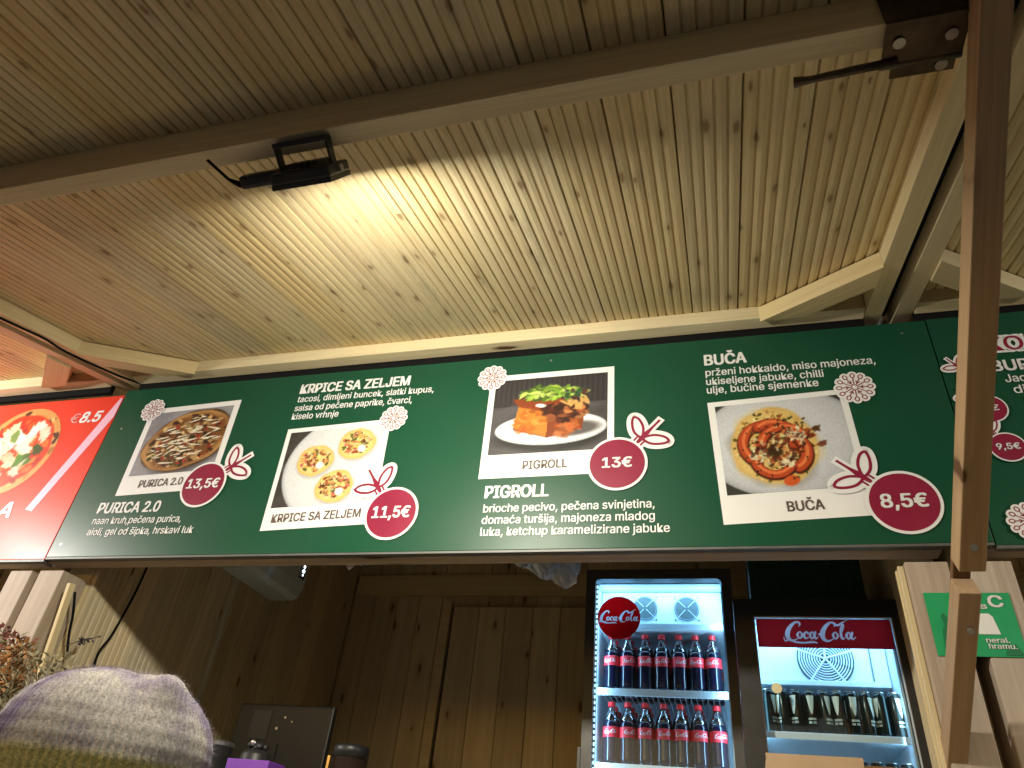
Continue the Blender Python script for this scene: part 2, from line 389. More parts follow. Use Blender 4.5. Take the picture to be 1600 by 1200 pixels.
# ------------------------------------------------------------------ floodlights
ND = Vector((0, .865, -.50)).normalized()
def floodlight(dx, label, col=(1, .93, .76), pw=1):
    B = Vector((dx-.684, -1.034, cz(-1.034)-.0975)); t = thing('floodlight', B, label, 'floodlight', 'floodlights on the canopy cross beams')
    X = Vector((1, 0, 0)); U = X.cross(ND)
    def bx(name, c, sx, sn, su, mat, par, bev=.003):
        mw = Matrix((X, ND, U)).transposed().to_4x4(); mw.translation = c
        return MB().box(-sx/2, sx/2, -sn/2, sn/2, -su/2, su/2).build(name, mat, par, bev, mw=mw)
    br = bx('bracket', B, .110, .010, .026, BLACK, t, .002)
    for s in (-1, 1): bx('bracket_arm', B+X*.0525*s+ND*.029, .005, .060, .020, BLACK, br, .0015)
    hc = B+ND*.056
    h = bx('housing', hc, .122, .022, .09, BLACK, t, .005)
    for k in range(7): bx('cooling_fin', hc-ND*.017+X*(k-3)*.013, .003, .008, .07, BLACK, h, 0)
    bx('lens', hc+ND*.0120, .100, .002, .070, LENS, t, 0)
    for s in (-1, 1):
        bx('lamp_rim', hc+X*.057*s+ND*.0145, .007, .009, .09, BLACK, h, .001); bx('lamp_rim', hc+U*.0415*s+ND*.0145, .107, .009, .007, BLACK, h, .001)
    bx('cable_box', hc-X*.102+U*.004-ND*.003, .078, .026, .046, BLACK, t, .008)
    MB().tube([hc-X*.138, hc-X*.152, hc-X*.172+Vector((0, -.012, .006)), hc-X*.20+Vector((0, -.05, .022))], [.009, .006, .003, .003]).build('cable', RUBBER, t, smooth=True)
    for s in (-1, 1): MB().tube([hc+X*.0605*s, hc+X*.067*s], .007).build('knob', METAL, t)
    ld = bpy.data.lights.new('floodlight_lamp', 'AREA'); ld.shape = 'RECTANGLE'; ld.size = .098; ld.size_y = .068
    ld.energy = FLOOD_W*pw; ld.color = col
    lo = bpy.data.objects.new('lamp', ld); C.objects.link(lo)
    mw = Matrix((X, -U, -ND)).transposed().to_4x4()
    if mw.determinant() < 0: mw = Matrix((X, U, -ND)).transposed().to_4x4()
    mw.translation = hc+ND*.0145; lo.matrix_basis = mw; setp(lo, t)
LENS = plain('lamp_lens', (.8, .8, .75), .3, emit=(1, .93, .8), es=10)
floodlight(0, 'black floodlight on a U bracket under the cross beam')
floodlight(-PITCHX+.1, 'black floodlight under the red sign stall canopy at the left', (1, .95, .88), 2.1)
floodlight(PITCHX, 'black floodlight under the right neighbouring stall canopy', (1, .93, .80), .8)

# ------------------------------------------------------------------ cross beam hinge, cables
hp = thing('hinge_bracket', at(1430, 60, -.99), 'dark metal hinge bracket with bolts at the right end of the cross beam', 'bracket')
zb_ = cz(-1.0)
MB().box(.318, .43, -1.052, -1.0475, zb_-.105, zb_-.012).build('front_plate', DARKMETAL, hp, bevel=.001)
MB().box(.318, .43, -1.052, -.985, zb_-.110, zb_-.1055).build('bottom_plate', DARKMETAL, hp, bevel=.001)
MB().box(.335, .425, -.984, -.955, zb_-.104, zb_-.099).build('hinge_leaf', DARKMETAL, hp, bevel=.001)
MB().tube([(.318, -.982, zb_-.104), (.43, -.982, zb_-.104)], .008, 10).build('hinge_pin', DARKMETAL, hp, smooth=True)
for x, y, z in ((.338, -1.02, zb_-.1115), (.408, -1.02, zb_-.1115), (.405, -.968, zb_-.105)):
    MB().lathe([(.009, -.003), (.009, 0), (.004, .002)], (x, y, z), 10).build('bolt', METAL, hp)
MB().tube([(.34, -.99, zb_-.112), (.28, -.985, zb_-.108), (.22, -.975, zb_-.098), (.195, -.972, zb_-.094)], [.007, .007, .006, .009], 8).build('stay_rod', DARKMETAL, hp, smooth=True)
hp.location.x -= .022
def cable(name, pts, r, label, mat=None):
    P = [Vector(p) for p in pts]; out = []
    for i in range(len(P)-1):
        a, b, c, d = P[max(i-1, 0)], P[i], P[i+1], P[min(i+2, len(P)-1)]
        for k in range(6):
            t = k/6; out.append(.5*((2*b)+(-a+c)*t+(2*a-5*b+4*c-d)*t*t+(-a+3*b-3*c+d)*t**3))
    out.append(P[-1])
    o = MB().tube(out, r, 6).build(name, mat or RUBBER, None, smooth=True); return tag(o, label, 'cable')
yy = [(-1.5, -2.03), (-.9, -2.035), (-.52, -2.02), (-.40, -2.012), (-.30, -2.03), (-.12, -2.02), (-.04, -2.0), (0.0, -1.985)]
cable('black_cable', [(x, y, cz(y)-.051) for y, x in yy], .0035, 'black cable running along the rafter left of the floodlight')
cable('hanging_cable', [atx(242, 862, -1.915), atx(236, 872, -1.915), atx(212, 925, -1.915), atx(176, 990, -1.915), atx(150, 1030, -1.915), atx(135, 1120, -1.915)], .004, 'long black cable hanging down the ribbed left wall inside the hut')
cable('short_cable', [atx(117, 925, -1.90), atx(114, 960, -1.90), atx(108, 990, -1.90), atx(104, 1030, -1.90)], .004, 'short dark cable beside the leaning slat near the left post')
a = atx(112, 912, -1.90); b = atx(72, 1030, -1.90); b = b+(b-a)*1.2
s_ = beam('leaning_slat', a, b, .022, .012, FRAME, None, up=(1, 0, 0)); tag(s_, 'thin pale wooden slat leaning against the inner left wall', 'slat')

# ------------------------------------------------------------------ prop strut
pp = thing('canopy_prop', (.42, -.0, 1.7), 'long brown two piece wooden prop slanting up in front of the sign at right', 'prop')
e0 = at(1487, 1200, 0); 
P0 = Vector((.421, -.345, 2.03)); dirp = Vector((.003, -.73, .525)).normalized(); upn = Vector((0, .525, .73)).normalized()
def pbar(name, t0, t1, wd, ht, off=0, mat=PROP, dirp=dirp):
    a = P0+dirp*t0+upn*(off+ht/2); b = P0+dirp*t1+upn*(off+ht/2)
    return beam(name, a, b, wd, ht, mat, pp, up=upn, bevel=.002)
pbar('upper_bar', 0.0, 1.22, .042, .046)
pbar('core_bar', -.3, .3, .030, .014, .0505, DARKW)
pbar('lower_bar', -1.2, -.045, .036, .046, .003, dirp=Vector((.024, -.73, .525)).normalized())
# the two bars are bolted through
for t_ in (.05, -.12):
    c = P0+dirp*t_; MB().tube([c-upn*.004+Vector((0, 0, 0)), c+upn*.001], .006, 8).build('bolt', METAL, pp)

# ------------------------------------------------------------------ printing helpers
YS = -.012          # face of the signs
class Pr:           # flat print on an upright face looking towards -Y ; layers stack towards the viewer
    def __init__(s, y): s.y = y
def flat(name, pts, y, mat, parent):
    return MB().poly([(x, y, z) for x, z in pts]).build(name, mat, parent)
def disc(name, cx, cz_, rx, rz, y, mat, parent, n=48, ang=0):
    c, s = math.cos(ang), math.sin(ang)
    return flat(name, [(cx+rx*math.cos(q)*c-rz*math.sin(q)*s, cz_+rx*math.cos(q)*s+rz*math.sin(q)*c) for q in [2*math.pi*k/n for k in range(n)]], y, mat, parent)
def smooth(pts, k=8, closed=False):
    P = [Vector(p) for p in pts]; n = len(P); out = []
    rngi = range(n if closed else n-1)
    for i in rngi:
        if closed: a, b, c, d = P[(i-1) % n], P[i], P[(i+1) % n], P[(i+2) % n]
        else: a, b, c, d = P[max(i-1, 0)], P[i], P[i+1], P[min(i+2, n-1)]
        for j in range(k):
            t = j/k; out.append(.5*((2*b)+(-a+c)*t+(2*a-5*b+4*c-d)*t*t+(-a+3*b-3*c+d)*t**3))
    if not closed: out.append(P[-1])
    return out
def ribbon(mb, pts, y, closed=False):
    """pts: (x, z, width)"""
    P = smooth(pts, 7, closed); n = len(P); L = []; 
    for i, p in enumerate(P):
        a = P[(i-1) % n] if closed else P[max(i-1, 0)]; b = P[(i+1) % n] if closed else P[min(i+1, n-1)]
        t = Vector((b.x-a.x, b.y-a.y)); t = t.normalized() if t.length > 1e-9 else Vector((1, 0)); nn = Vector((-t.y, t.x))*max(p.z, 1e-4)/2
        L.append(((p.x+nn.x, y, p.y+nn.y), (p.x-nn.x, y, p.y-nn.y)))
    for i in range(n if closed else n-1):
        j = (i+1) % n; mb.quad(L[i][0], L[i][1], L[j][1], L[j][0])
    return mb
import os
FONT = None
try:
    fp = os.path.join(bpy.utils.system_resource('DATAFILES'), 'fonts', 'Inter.woff2')
    if os.path.exists(fp): FONT = bpy.data.fonts.load(fp)
except Exception: FONT = None
def cap_height():
    cu = bpy.data.curves.new('t', 'FONT'); cu.body = 'H'; cu.size = 1; cu.font = FONT or cu.font
    o = bpy.data.objects.new('t', cu); C.objects.link(o); dg = bpy.context.evaluated_depsgraph_get(); dg.update()
    me = bpy.data.meshes.new_from_object(o.evaluated_get(dg)); bpy.data.objects.remove(o)
    z = [v.co.y for v in me.vertices]; return max(z)-min(z)
CAPH = cap_height()
def text(name, s, x, z, width, cap, y, mat, parent, bold=.0, ang=0, shear=0, align='L'):
    cu = bpy.data.curves.new('t', 'FONT'); cu.body = s; cu.size = 1; cu.font = FONT or cu.font; cu.shear = shear; cu.resolution_u = 3
    o = bpy.data.objects.new('t', cu); C.objects.link(o)
    dg = bpy.context.evaluated_depsgraph_get(); dg.update()
    me = bpy.data.meshes.new_from_object(o.evaluated_get(dg)); bpy.data.objects.remove(o)
    co = np.array([v.co[:] for v in me.vertices])
    x0, x1 = co[:, 0].min(), co[:, 0].max()
    sx = width/(x1-x0); sz = cap/CAPH
    ca, sa = math.cos(ang), math.sin(ang)
    for v in me.vertices:
        a = (v.co.x-x0)*sx-(width/2 if align == 'C' else 0); b = v.co.y*sz
        v.co = (x+a*ca-b*sa, y, z+a*sa+b*ca)
    me.name = name
    if bold:        # heavier weight: the same outlines laid again a hair to each side
        b_ = bold*.5*cap/CAPH*.7; base = [tuple(v.co) for v in me.vertices]; F = [tuple(p.vertices) for p in me.polygons]
        mb = MB()
        for i, (dx, dz) in enumerate(((-1, -.5), (1, -.5), (-1, .5), (1, .5), (0, 0), (-.5, 0), (.5, 0))):
            for j, f in enumerate(F):       # glyph strokes may overlap: every face a hair apart
                mb.add([(base[q][0]+dx*b_, base[q][1]-.00014*i-(j*7 % 12)*.00001, base[q][2]+dz*b_) for q in f], [tuple(range(len(f)))])
        return mb.build(name, mat, parent)
    return link(name, me, mat, parent)

# painted pictures: colours of a printed photograph held on a fine grid
def lin(c):
    c = np.array(c, float); return np.where(c <= .04045, c/12.92, ((c+.055)/1.055)**2.4)
class Paint:
    def __init__(s, w, h, col):
        s.w, s.h = w, h; s.im = np.ones((h, w, 3))*np.array(col)
        s.U, s.V = np.meshgrid(np.linspace(0, 1, w), np.linspace(0, 1, h))
    def ell(s, cx, cy, rx, ry, col, ang=0, soft=.06, al=1, wob=0):
        dx, dy = s.U-cx, s.V-cy; c, sn = math.cos(ang), math.sin(ang)
        a = (dx*c+dy*sn)/rx; b = (-dx*sn+dy*c)/ry; r = np.sqrt(a*a+b*b)
        if wob:
            th = np.arctan2(b, a); ph = rng.uniform(0, 6.28, 4)
            r = r*(1+wob*(np.sin(3*th+ph[0])+.7*np.sin(5*th+ph[1])+.5*np.sin(9*th+ph[2]))/2)
        m = np.clip((1-r)/soft+.5, 0, 1)[..., None]*al
        s.im = s.im*(1-m)+np.array(col)*m
    def noise(s, amt, fine=1):
        s.im *= 1+rng.normal(0, amt, (s.h, s.w, 1))
    def blobs(s, n, region, size, cols, ang=None, wob=.2, al=.9, elong=1.6):
        cx, cy, rx, ry, ra = region
        for _ in range(n):
            q = rng.uniform(0, 6.28); r = math.sqrt(rng.uniform(0, 1)); a, b = rx*r*math.cos(q), ry*r*math.sin(q)
            x = cx+a*math.cos(ra)-b*math.sin(ra); y = cy+a*math.sin(ra)+b*math.cos(ra)
            z = rng.uniform(*size); c = np.array(cols[rng.integers(len(cols))])*rng.uniform(.8, 1.15)
            s.ell(x, y, z*elong, z, c, rng.uniform(0, 3.14) if ang is None else ang+rng.normal(0, .2), .35, al, wob)
def picture(name, P, quadpts, y, parent, mask=None, rough=.4):
    """quadpts: bl, br, tr, tl in (x,z)"""
    w_, h_ = P.w, P.h; bl, br, tr, tl = [np.array(q) for q in quadpts]
    U, V = P.U[..., None], P.V[..., None]
    XZ = (bl*(1-U)+br*U)*(1-V)+(tl*(1-U)+tr*U)*V
    vs = np.zeros((h_*w_, 3)); vs[:, 0] = XZ[..., 0].ravel(); vs[:, 1] = y; vs[:, 2] = XZ[..., 1].ravel()
    idx = np.arange(h_*w_).reshape(h_, w_)
    q = np.stack([idx[:-1, :-1], idx[:-1, 1:], idx[1:, 1:], idx[1:, :-1]], -1).reshape(-1, 4)
    if mask is not None:
        mm = mask(P.U, P.V).ravel(); q = q[mm[q].all(1)]
    me = mesh(name, vs.tolist(), q.tolist())
    at_ = me.color_attributes.new('print', 'FLOAT_COLOR', 'POINT')
    col = np.ones((h_*w_, 4)); col[:, :3] = lin(np.clip(P.im, 0, 1)).reshape(-1, 3); at_.data.foreach_set('color', col.ravel())
    o = link(name, me, PRINT, parent); return o
PRINT, t_, b_ = newmat('photo_print'); an = t_.nodes.new('ShaderNodeAttribute'); an.attribute_name = 'print'
mu = t_.nodes.new('ShaderNodeVectorMath'); mu.operation = 'SCALE'; mu.inputs['Scale'].default_value = .88
t_.links.new(an.outputs['Color'], mu.inputs[0]); t_.links.new(mu.outputs[0], b_.inputs['Base Color']); b_.inputs['Roughness'].default_value = .38

def paint_turkey():
    P = Paint(170, 124, (.60, .60, .62)); U0, V0 = P.U.copy(), P.V.copy(); P.U = (P.U-.55)/1.17+.55; P.V = (P.V-.5)/1.14+.5; P.blobs(60, (.5, .5, .7, .7, 0), (.03, .09), [(.55, .55, .57), (.66, .66, .67)], al=.35)
    P.ell(.58, .47, .47, .40, (.30, .28, .27), .62, .12, .7); P.ell(.56, .50, .47, .395, (.30, .2, .12), .62, .03, 1, .04); P.ell(.55, .50, .455, .38, (.74, .56, .34), .62, .06, 1, .04)
    P.ell(.56, .50, .41, .34, (.45, .28, .14), .62, .2, .9, .06)
    R0 = (.55, .5, .40, .33, .62)
    P.blobs(240, R0, (.010, .028), [(.20, .11, .06), (.5, .3, .15), (.75, .6, .4), (.30, .16, .08), (.62, .25, .14), (.82, .72, .5)])
    P.blobs(60, R0, (.010, .02), [(.25, .3, .12), (.16, .2, .08), (.6, .16, .1), (.12, .07, .05)])
    for k in range(70):
        u, v = rng.uniform(-1, 1, 2)
        if u*u+v*v > 1: continue
        x = .55+.38*u*.81-.3*v*.58; y_ = .5+.38*u*.58+.3*v*.81
        P.ell(x, y_, rng.uniform(.03, .08), rng.uniform(.006, .011), (.95, .91, .80), .15+rng.normal(0, .35), .3, .95, .2)
        if k % 2: P.ell(x+.02, y_-.015, .05, .008, (.16, .09, .05), .15+rng.normal(0, .3), .3, .8, .2)
    P.U, P.V = U0, V0; P.noise(.06); return P
def paint_tacos():
    P = Paint(150, 118, (.27, .26, .25)); P.blobs(20, (.1, .5, .2, .6, 0), (.03, .08), [(.22, .21, .2), (.33, .31, .3)], al=.5)
    P.ell(.66, .47, .63, .72, (.72, .73, .75), 0, .02); P.ell(.66, .48, .61, .70, (.84, .85, .86), 0, .05); P.ell(.62, .5, .5, .55, (.87, .875, .88), 0, .3)
    for cx, cy in ((.34, .58), (.74, .76), (.60, .22)):
        P.ell(cx+.01, cy-.03, .20, .21, (.66, .66, .66), 0, .2, .6); P.ell(cx, cy, .19, .205, (.88, .74, .42), 0, .07, 1, .05)
        P.ell(cx, cy, .165, .18, (.93, .84, .58), 0, .2, .7)
        P.blobs(120, (cx, cy+.01, .145, .155, .3), (.008, .018), [(.75, .42, .28), (.55, .27, .14), (.88, .62, .35), (.35, .38, .16), (.78, .38, .34), (.4, .22, .12), (.93, .85, .6), (.9, .78, .4)])
        P.blobs(22, (cx, cy, .15, .16, .3), (.005, .009), [(.2, .3, .12), (.95, .9, .8), (.3, .12, .08)])
        P.ell(cx+.06, cy-.07, .04, .045, (.97, .96, .94), 0, .2)
    P.noise(.03); return P
def paint_roll():
    P = Paint(150, 120, (.31, .30, .31)); P.im[P.V > .62] = (.20, .19, .20)
    for k in range(22): P.ell(.04+k*.045, .82, .012, .2, (.27, .26, .27), 0, .6, .6)
    P.blobs(50, (.5, .3, .6, .35, 0), (.02, .07), [(.35, .34, .35), (.27, .26, .27)], al=.4, elong=3, ang=.2)
    P.ell(.52, .20, .46, .19, (.12, .12, .12), -.02, .3, .8)
    P.ell(.52, .30, .48, .21, (.78, .80, .83), 0, .03); P.ell(.52, .31, .46, .19, (.90, .91, .93), 0, .05); P.ell(.50, .28, .37, .13, (.83, .84, .86), 0, .2)
    P.ell(.72, .28, .22, .09, (.22, .2, .19), .1, .4, .75)
    U0, V0 = P.U.copy(), P.V.copy(); P.U = (P.U-.5)/1.22+.5; P.V = (P.V-.40)/1.16+.38
    def poly(pts, col):
        m = np.ones_like(P.U, bool); n = len(pts)
        for i in range(n):
            (x0, y0), (x1, y1) = pts[i], pts[(i+1) % n]; m &= ((x1-x0)*(P.V-y0)-(y1-y0)*(P.U-x0)) >= 0
        P.im[m] = col
    poly([(.25, .30), (.50, .19), (.74, .27), (.76, .55), (.58, .63), (.28, .56)], (.52, .24, .10))
    poly([(.25, .32), (.49, .20), (.50, .46), (.28, .57)], (.80, .50, .19))
    P.blobs(60, (.38, .39, .11, .13, -.4), (.01, .03), [(.9, .62, .27), (.78, .45, .15), (.66, .32, .1)], al=.6)
    P.ell(.40, .58, .17, .06, (.55, .24, .10), -.3, .2, .95, .1); P.ell(.60, .50, .16, .09, (.24, .10, .06), .15, .2, .95, .15)
    P.blobs(40, (.62, .46, .14, .10, .2), (.012, .03), [(.35, .15, .08), (.2, .09, .05), (.6, .32, .18), (.75, .5, .3)])
    P.blobs(34, (.63, .28, .1, .07, .2), (.01, .03), [(.72, .38, .18), (.6, .28, .1), (.82, .5, .3)], al=.6)
    P.ell(.44, .56, .04, .02, (.95, .93, .9), -.2, .2)
    for k in range(9): P.ell(.62+.018*k, .57+.03*math.sin(k), .012, .06, (.85, .66, .38), rng.uniform(-.5, .9), .3, .9)
    P.blobs(90, (.52, .70, .22, .08, -.05), (.008, .022), [(.62, .75, .28), (.45, .60, .2), (.74, .82, .42), (.3, .42, .14)], elong=2.6)
    P.blobs(14, (.70, .66, .08, .06, .2), (.012, .02), [(.2, .36, .2), (.3, .14, .16)])
    P.U, P.V = U0, V0; P.noise(.035); return P
def paint_pumpkin():
    P = Paint(150, 118, (.22, .22, .21)); P.ell(.50, .53, .66, .60, (.64, .65, .67), 0, .02)
    P.ell(.50, .54, .64, .58, (.78, .79, .81), 0, .1); P.ell(.48, .56, .52, .48, (.83, .84, .86), 0, .3)
    U0, V0 = P.U.copy(), P.V.copy(); P.U = (P.U-.42)/1.04+.42; P.V = (P.V-.53)/1.18+.56
    P.ell(.42, .50, .33, .36, (.62, .6, .55), 0, .15, .6, .1)
    P.ell(.42, .53, .32, .36, (.84, .68, .38), 0, .07, 1, .05); P.ell(.42, .53, .31, .34, (.92, .80, .50), 0, .3, .8, .1)
    P.blobs(190, (.42, .53, .30, .33, 0), (.006, .016), [(.82, .64, .32), (.95, .87, .62), (.6, .42, .18), (.3, .28, .12), (.2, .2, .08)], al=.75)
    P.blobs(40, (.52, .55, .26, .26, 0), (.01, .025), [(.45, .15, .06), (.35, .2, .08), (.6, .25, .1)], al=.8)
    def arc(cx, cy, r, a0, a1, wd, c):
        for k in range(26):
            a = a0+(a1-a0)*k/25; P.ell(cx+r*math.cos(a), cy+r*1.1*math.sin(a), wd, wd, c, 0, .4, .9)
    for cx, cy, r, a0, a1, wd in ((.36, .55, .17, 1.2, 4.2, .036), (.42, .57, .16, -.3, 2.2, .040), (.50, .50, .18, .6, 2.9, .034), (.50, .46, .15, -1.1, .7, .040), (.40, .42, .14, 3.4, 5.6, .034)):
        arc(cx, cy-.012, r, a0, a1, wd*1.25, (.30, .10, .05)); arc(cx, cy, r, a0, a1, wd, (.76, .30, .15)); arc(cx+.006, cy+.012, r, a0, a1, wd*.35, (.93, .50, .28))
    P.ell(.50, .20, .06, .045, (.84, .36, .17), .3, .2); P.ell(.42, .47, .06, .05, (.25, .16, .06), 0, .4)
    P.blobs(22, (.30, .45, .06, .07, 0), (.008, .013), [(.93, .88, .72)]); P.blobs(26, (.60, .62, .07, .07, 0), (.008, .013), [(.93, .88, .72)]); P.blobs(22, (.50, .37, .06, .05, 0), (.008, .013), [(.93, .88, .72)])
    P.blobs(120, (.44, .53, .22, .2, 0), (.006, .016), [(.22, .10, .05), (.35, .12, .06), (.93, .86, .66), (.9, .55, .3), (.5, .18, .08)], al=.7); P.blobs(50, (.44, .52, .3, .33, 0), (.005, .009), [(.25, .3, .1), (.2, .15, .08)]); P.U, P.V = U0, V0; P.noise(.03); return P
def paint_pizza():
    P = Paint(150, 150, (.80, .5, .25)); P.ell(.5, .5, .5, .5, (.82, .60, .34), 0, .04)
    P.blobs(90, (.5, .5, .47, .47, 0), (.015, .03), [(.88, .68, .42), (.7, .45, .2), (.25, .13, .08), (.92, .75, .5)])
    P.ell(.5, .5, .42, .42, (.80, .22, .10), 0, .06, 1, .05)
    P.blobs(80, (.5, .5, .38, .38, 0), (.02, .04), [(.85, .28, .12), (.72, .15, .08), (.92, .45, .2)])
    P.blobs(34, (.5, .5, .33, .33, 0), (.03, .065), [(.95, .88, .78), (.93, .82, .68), (.97, .93, .86)], wob=.35)
    P.blobs(8, (.5, .5, .3, .3, 0), (.03, .05), [(.25, .45, .15), (.18, .36, .12), (.4, .55, .25)], wob=.2)
    P.noise(.03); return P

def snowflake(cx, cz_, r, y, parent):
    n = 144; pts = []
    for k in range(n):
        q = 2*math.pi*k/n; rr = r*(.88+.14*abs(math.cos(q*6))**.6)
        pts.append((cx+rr*math.cos(q), cz_+rr*math.sin(q)))
    o = flat('snowflake', pts, y, WHITE, parent); mb = MB(); y2 = y-.0006
    for k in range(12):
        q = 2*math.pi*k/12; c, s = math.cos(q), math.sin(q)
        def pt(u, v, w_=r*.05): return (cx+u*r*c-v*r*s, cz_+u*r*s+v*r*c, w_)
        ribbon(mb, [pt(.12, 0), pt(.45, 0), pt(.62, 0)], y2)
        ribbon(mb, [pt(.62, 0), pt(.70, .10), pt(.84, .07), pt(.88, 0), pt(.84, -.07), pt(.70, -.10)], y2, True)
        if k % 2 == 0: ribbon(mb, [pt(.3, 0), pt(.42, .11)], y2); ribbon(mb, [pt(.3, 0), pt(.42, -.11)], y2)
    mb.build('filigree', MAROON, o); return o
def bauble(cx, cz_, r, bow, txt, y, parent, tw=.115, th=.034):
    bow = math.radians(bow); c, s = math.cos(bow), math.sin(bow)
    def pt(u, v, w_): return (cx+u*r*c-v*r*s, cz_+u*r*s+v*r*c, w_*r)
    mb = MB(); n = 48
    mb.poly([(cx+r*1.1*math.cos(q), y, cz_+r*1.1*math.sin(q)) for q in [2*math.pi*k/n for k in range(n)]])
    L1 = [(1.38, .04), (1.36, .36), (1.58, .68), (1.84, .84), (1.90, .62), (1.72, .26)]; L2 = [(a, -b_) for a, b_ in L1]
    mb2 = MB()
    for LL in (L1, L2): ribbon(mb2, [pt(a, b_, .42) for a, b_ in LL], y-.0002, True)
    for LL in (L1, L2):
        q_ = smooth([pt(a, b_, 1) for a, b_ in LL], 5, True); mb2.poly([(p_.x, y-.00025, p_.y) for p_ in q_])
    ribbon(mb2, [pt(1.0, 0, .62), pt(1.35, 0, .5), pt(1.6, 0, .30)], y-.0003)
    ribbon(mb2, [pt(1.4, 0, .3), pt(2.0, 0, .3), pt(2.45, 0, .3)], y-.00035)
    o = mb.build('price_bauble', WHITE, parent)
    mb2.build('bow_outline', WHITE, o)
    d = disc('bauble_disc', cx, cz_, r, r, y-.0007, MAROON, o)
    m3_ = MB()
    for LL in (L1, L2): ribbon(m3_, [pt(a, b_, .095) for a, b_ in LL], y-.0009, True)
    ribbon(m3_, [pt(1.1, 0, .12), pt(1.5, 0, .2), pt(1.9, 0, .10), pt(2.35, 0, .09)], y-.0010)
    for v in (-.16, 0, .16): ribbon(m3_, [pt(1.08, v, .07), pt(1.3, v, .07)], y-.0011)
    m3_.build('bow', MAROON, o)
    if txt: text('price_text', txt, cx, cz_-th*.42, tw, th, y-.0014, WHITE, o, .07, align='C')
    return o
def rotpt(c, p, a):
    dx, dz = p[0]-c[0], p[1]-c[1]; ca, sa = math.cos(a), math.sin(a); return (c[0]+dx*ca-dz*sa, c[1]+dx*sa+dz*ca)
def menu_card(tl, W, H, ang, title, paint, y, parent, tw, toff=.0, inner=(.022, .020, .07)):
    a = math.radians(ang)
    def q(u, v): return rotpt(tl, (tl[0]+u, tl[1]-v), a)
    card = flat('menu_card', [q(0, H), q(W, H), q(W, 0), q(0, 0)], y, WHITE, parent)
    m_, t_, b2 = inner
    picture('food_photo', paint(), [q(m_, H-b2), q(W-m_, H-b2), q(W-m_, t_), q(m_, t_)], y-.0008, card)
    c = q(W*.47+toff, H-.024); text('card_title', title, c[0], c[1], tw, .026, y-.0008, GREYTXT, card, .05, a, align='C')
    return card

# ------------------------------------------------------------------ the green menu sign
sg = thing('menu_sign', (-.725, 0, 2.22), 'long dark green menu sign with four food photo cards and round red price tags', 'menu sign')
SX0, SX1 = -2.035, .583
MB().box(SX0, SX1, YS, .004, 2.228, 2.868).build('sign_panel', GREEN, sg, bevel=.0015)
MB().box(SX0, SX1, YS+.0005, .008, 2.2215, 2.2275).build('lower_edge', ALU, sg)
y1, y2, y3 = YS-.0008, YS-.0035, YS-.0055
menu_card((-1.885, 2.772), .362, .338, 2.0, 'PURICA 2.0', paint_turkey, y1, sg, .165, -.01)
menu_card((-1.302, 2.650), .357, .352, 2.2, 'KRPICE SA ZELJEM', paint_tacos, y1, sg, .285, .005, (.016, .016, .072))
menu_card((-.636, 2.795), .380, .356, .4, 'PIGROLL', paint_roll, y1, sg, .125, .01, (.019, .02, .075))
menu_card((.0, 2.645), .350, .362, 2.6, 'BUČA', paint_pumpkin, y1, sg, .083, .03, (.018, .016, .078))
snowflake(-1.876, 2.768, .046, y2, sg); snowflake(-.936, 2.664, .046, y2, sg); snowflake(-.631, 2.789, .047, y2, sg); snowflake(.374, 2.662, .050, y2, sg)
bauble(-1.546, 2.462, .073, 35, '13,5€', y2, sg, .115, .032)
bauble(-.878, 2.342, .074, 125, '11,5€', y2, sg, .112, .034)
bauble(-.245, 2.468, .074, 48, '13€', y2, sg, .078, .030)
bauble(.424, 2.330, .074, 138, '8,5€', y2, sg, .098, .034)
def block(name, x, lines, head=None, parent=sg, y=y1):
    if head: text('heading', head[0], x, head[1], head[2], .036, y, WHITE, parent, .075)
    for s, z, w_ in lines: text('description', s, x, z, w_, .0235, y, WHITE, parent, .035)
block('a', -1.915, [('naan kruh,pečena purica,', 2.336, .335), ('aioli, gel od šipka, hrskavi luk', 2.298, .393)], ('PURICA 2.0', 2.374, .236))
block('b', -1.302, [('tacosi, dimljeni buncek, slatki kupus,', 2.755, .481), ('salsa od pečene paprike, čvarci,', 2.720, .414), ('kiselo vrhnje', 2.687, .167)], ('KRPICE SA ZELJEM', 2.790, .392))
block('c', -.607, [('brioche pecivo, pečena svinjetina,', 2.336, .458), ('domaća turšija, majoneza mladog', 2.302, .458), ('luka, ketchup karamelizirane jabuke', 2.268, .494)], ('PIGROLL', 2.379, .177))
block('d', .002, [('prženi hokkaido, miso majoneza,', 2.736, .436), ('ukiseljene jabuke, chilli', 2.705, .304), ('ulje, bučine sjemenke', 2.676, .287)], ('BUČA', 2.774, .112))
for x, z in ((-2.0, 2.27), (-1.98, 2.70), (-1.0, 2.80), (.52, 2.83), (-.45, 2.84), (.55, 2.26)):
    MB().tube([(x, YS-.001, z), (x, YS+.001, z)], .004, 8).build('screw', METAL, sg)

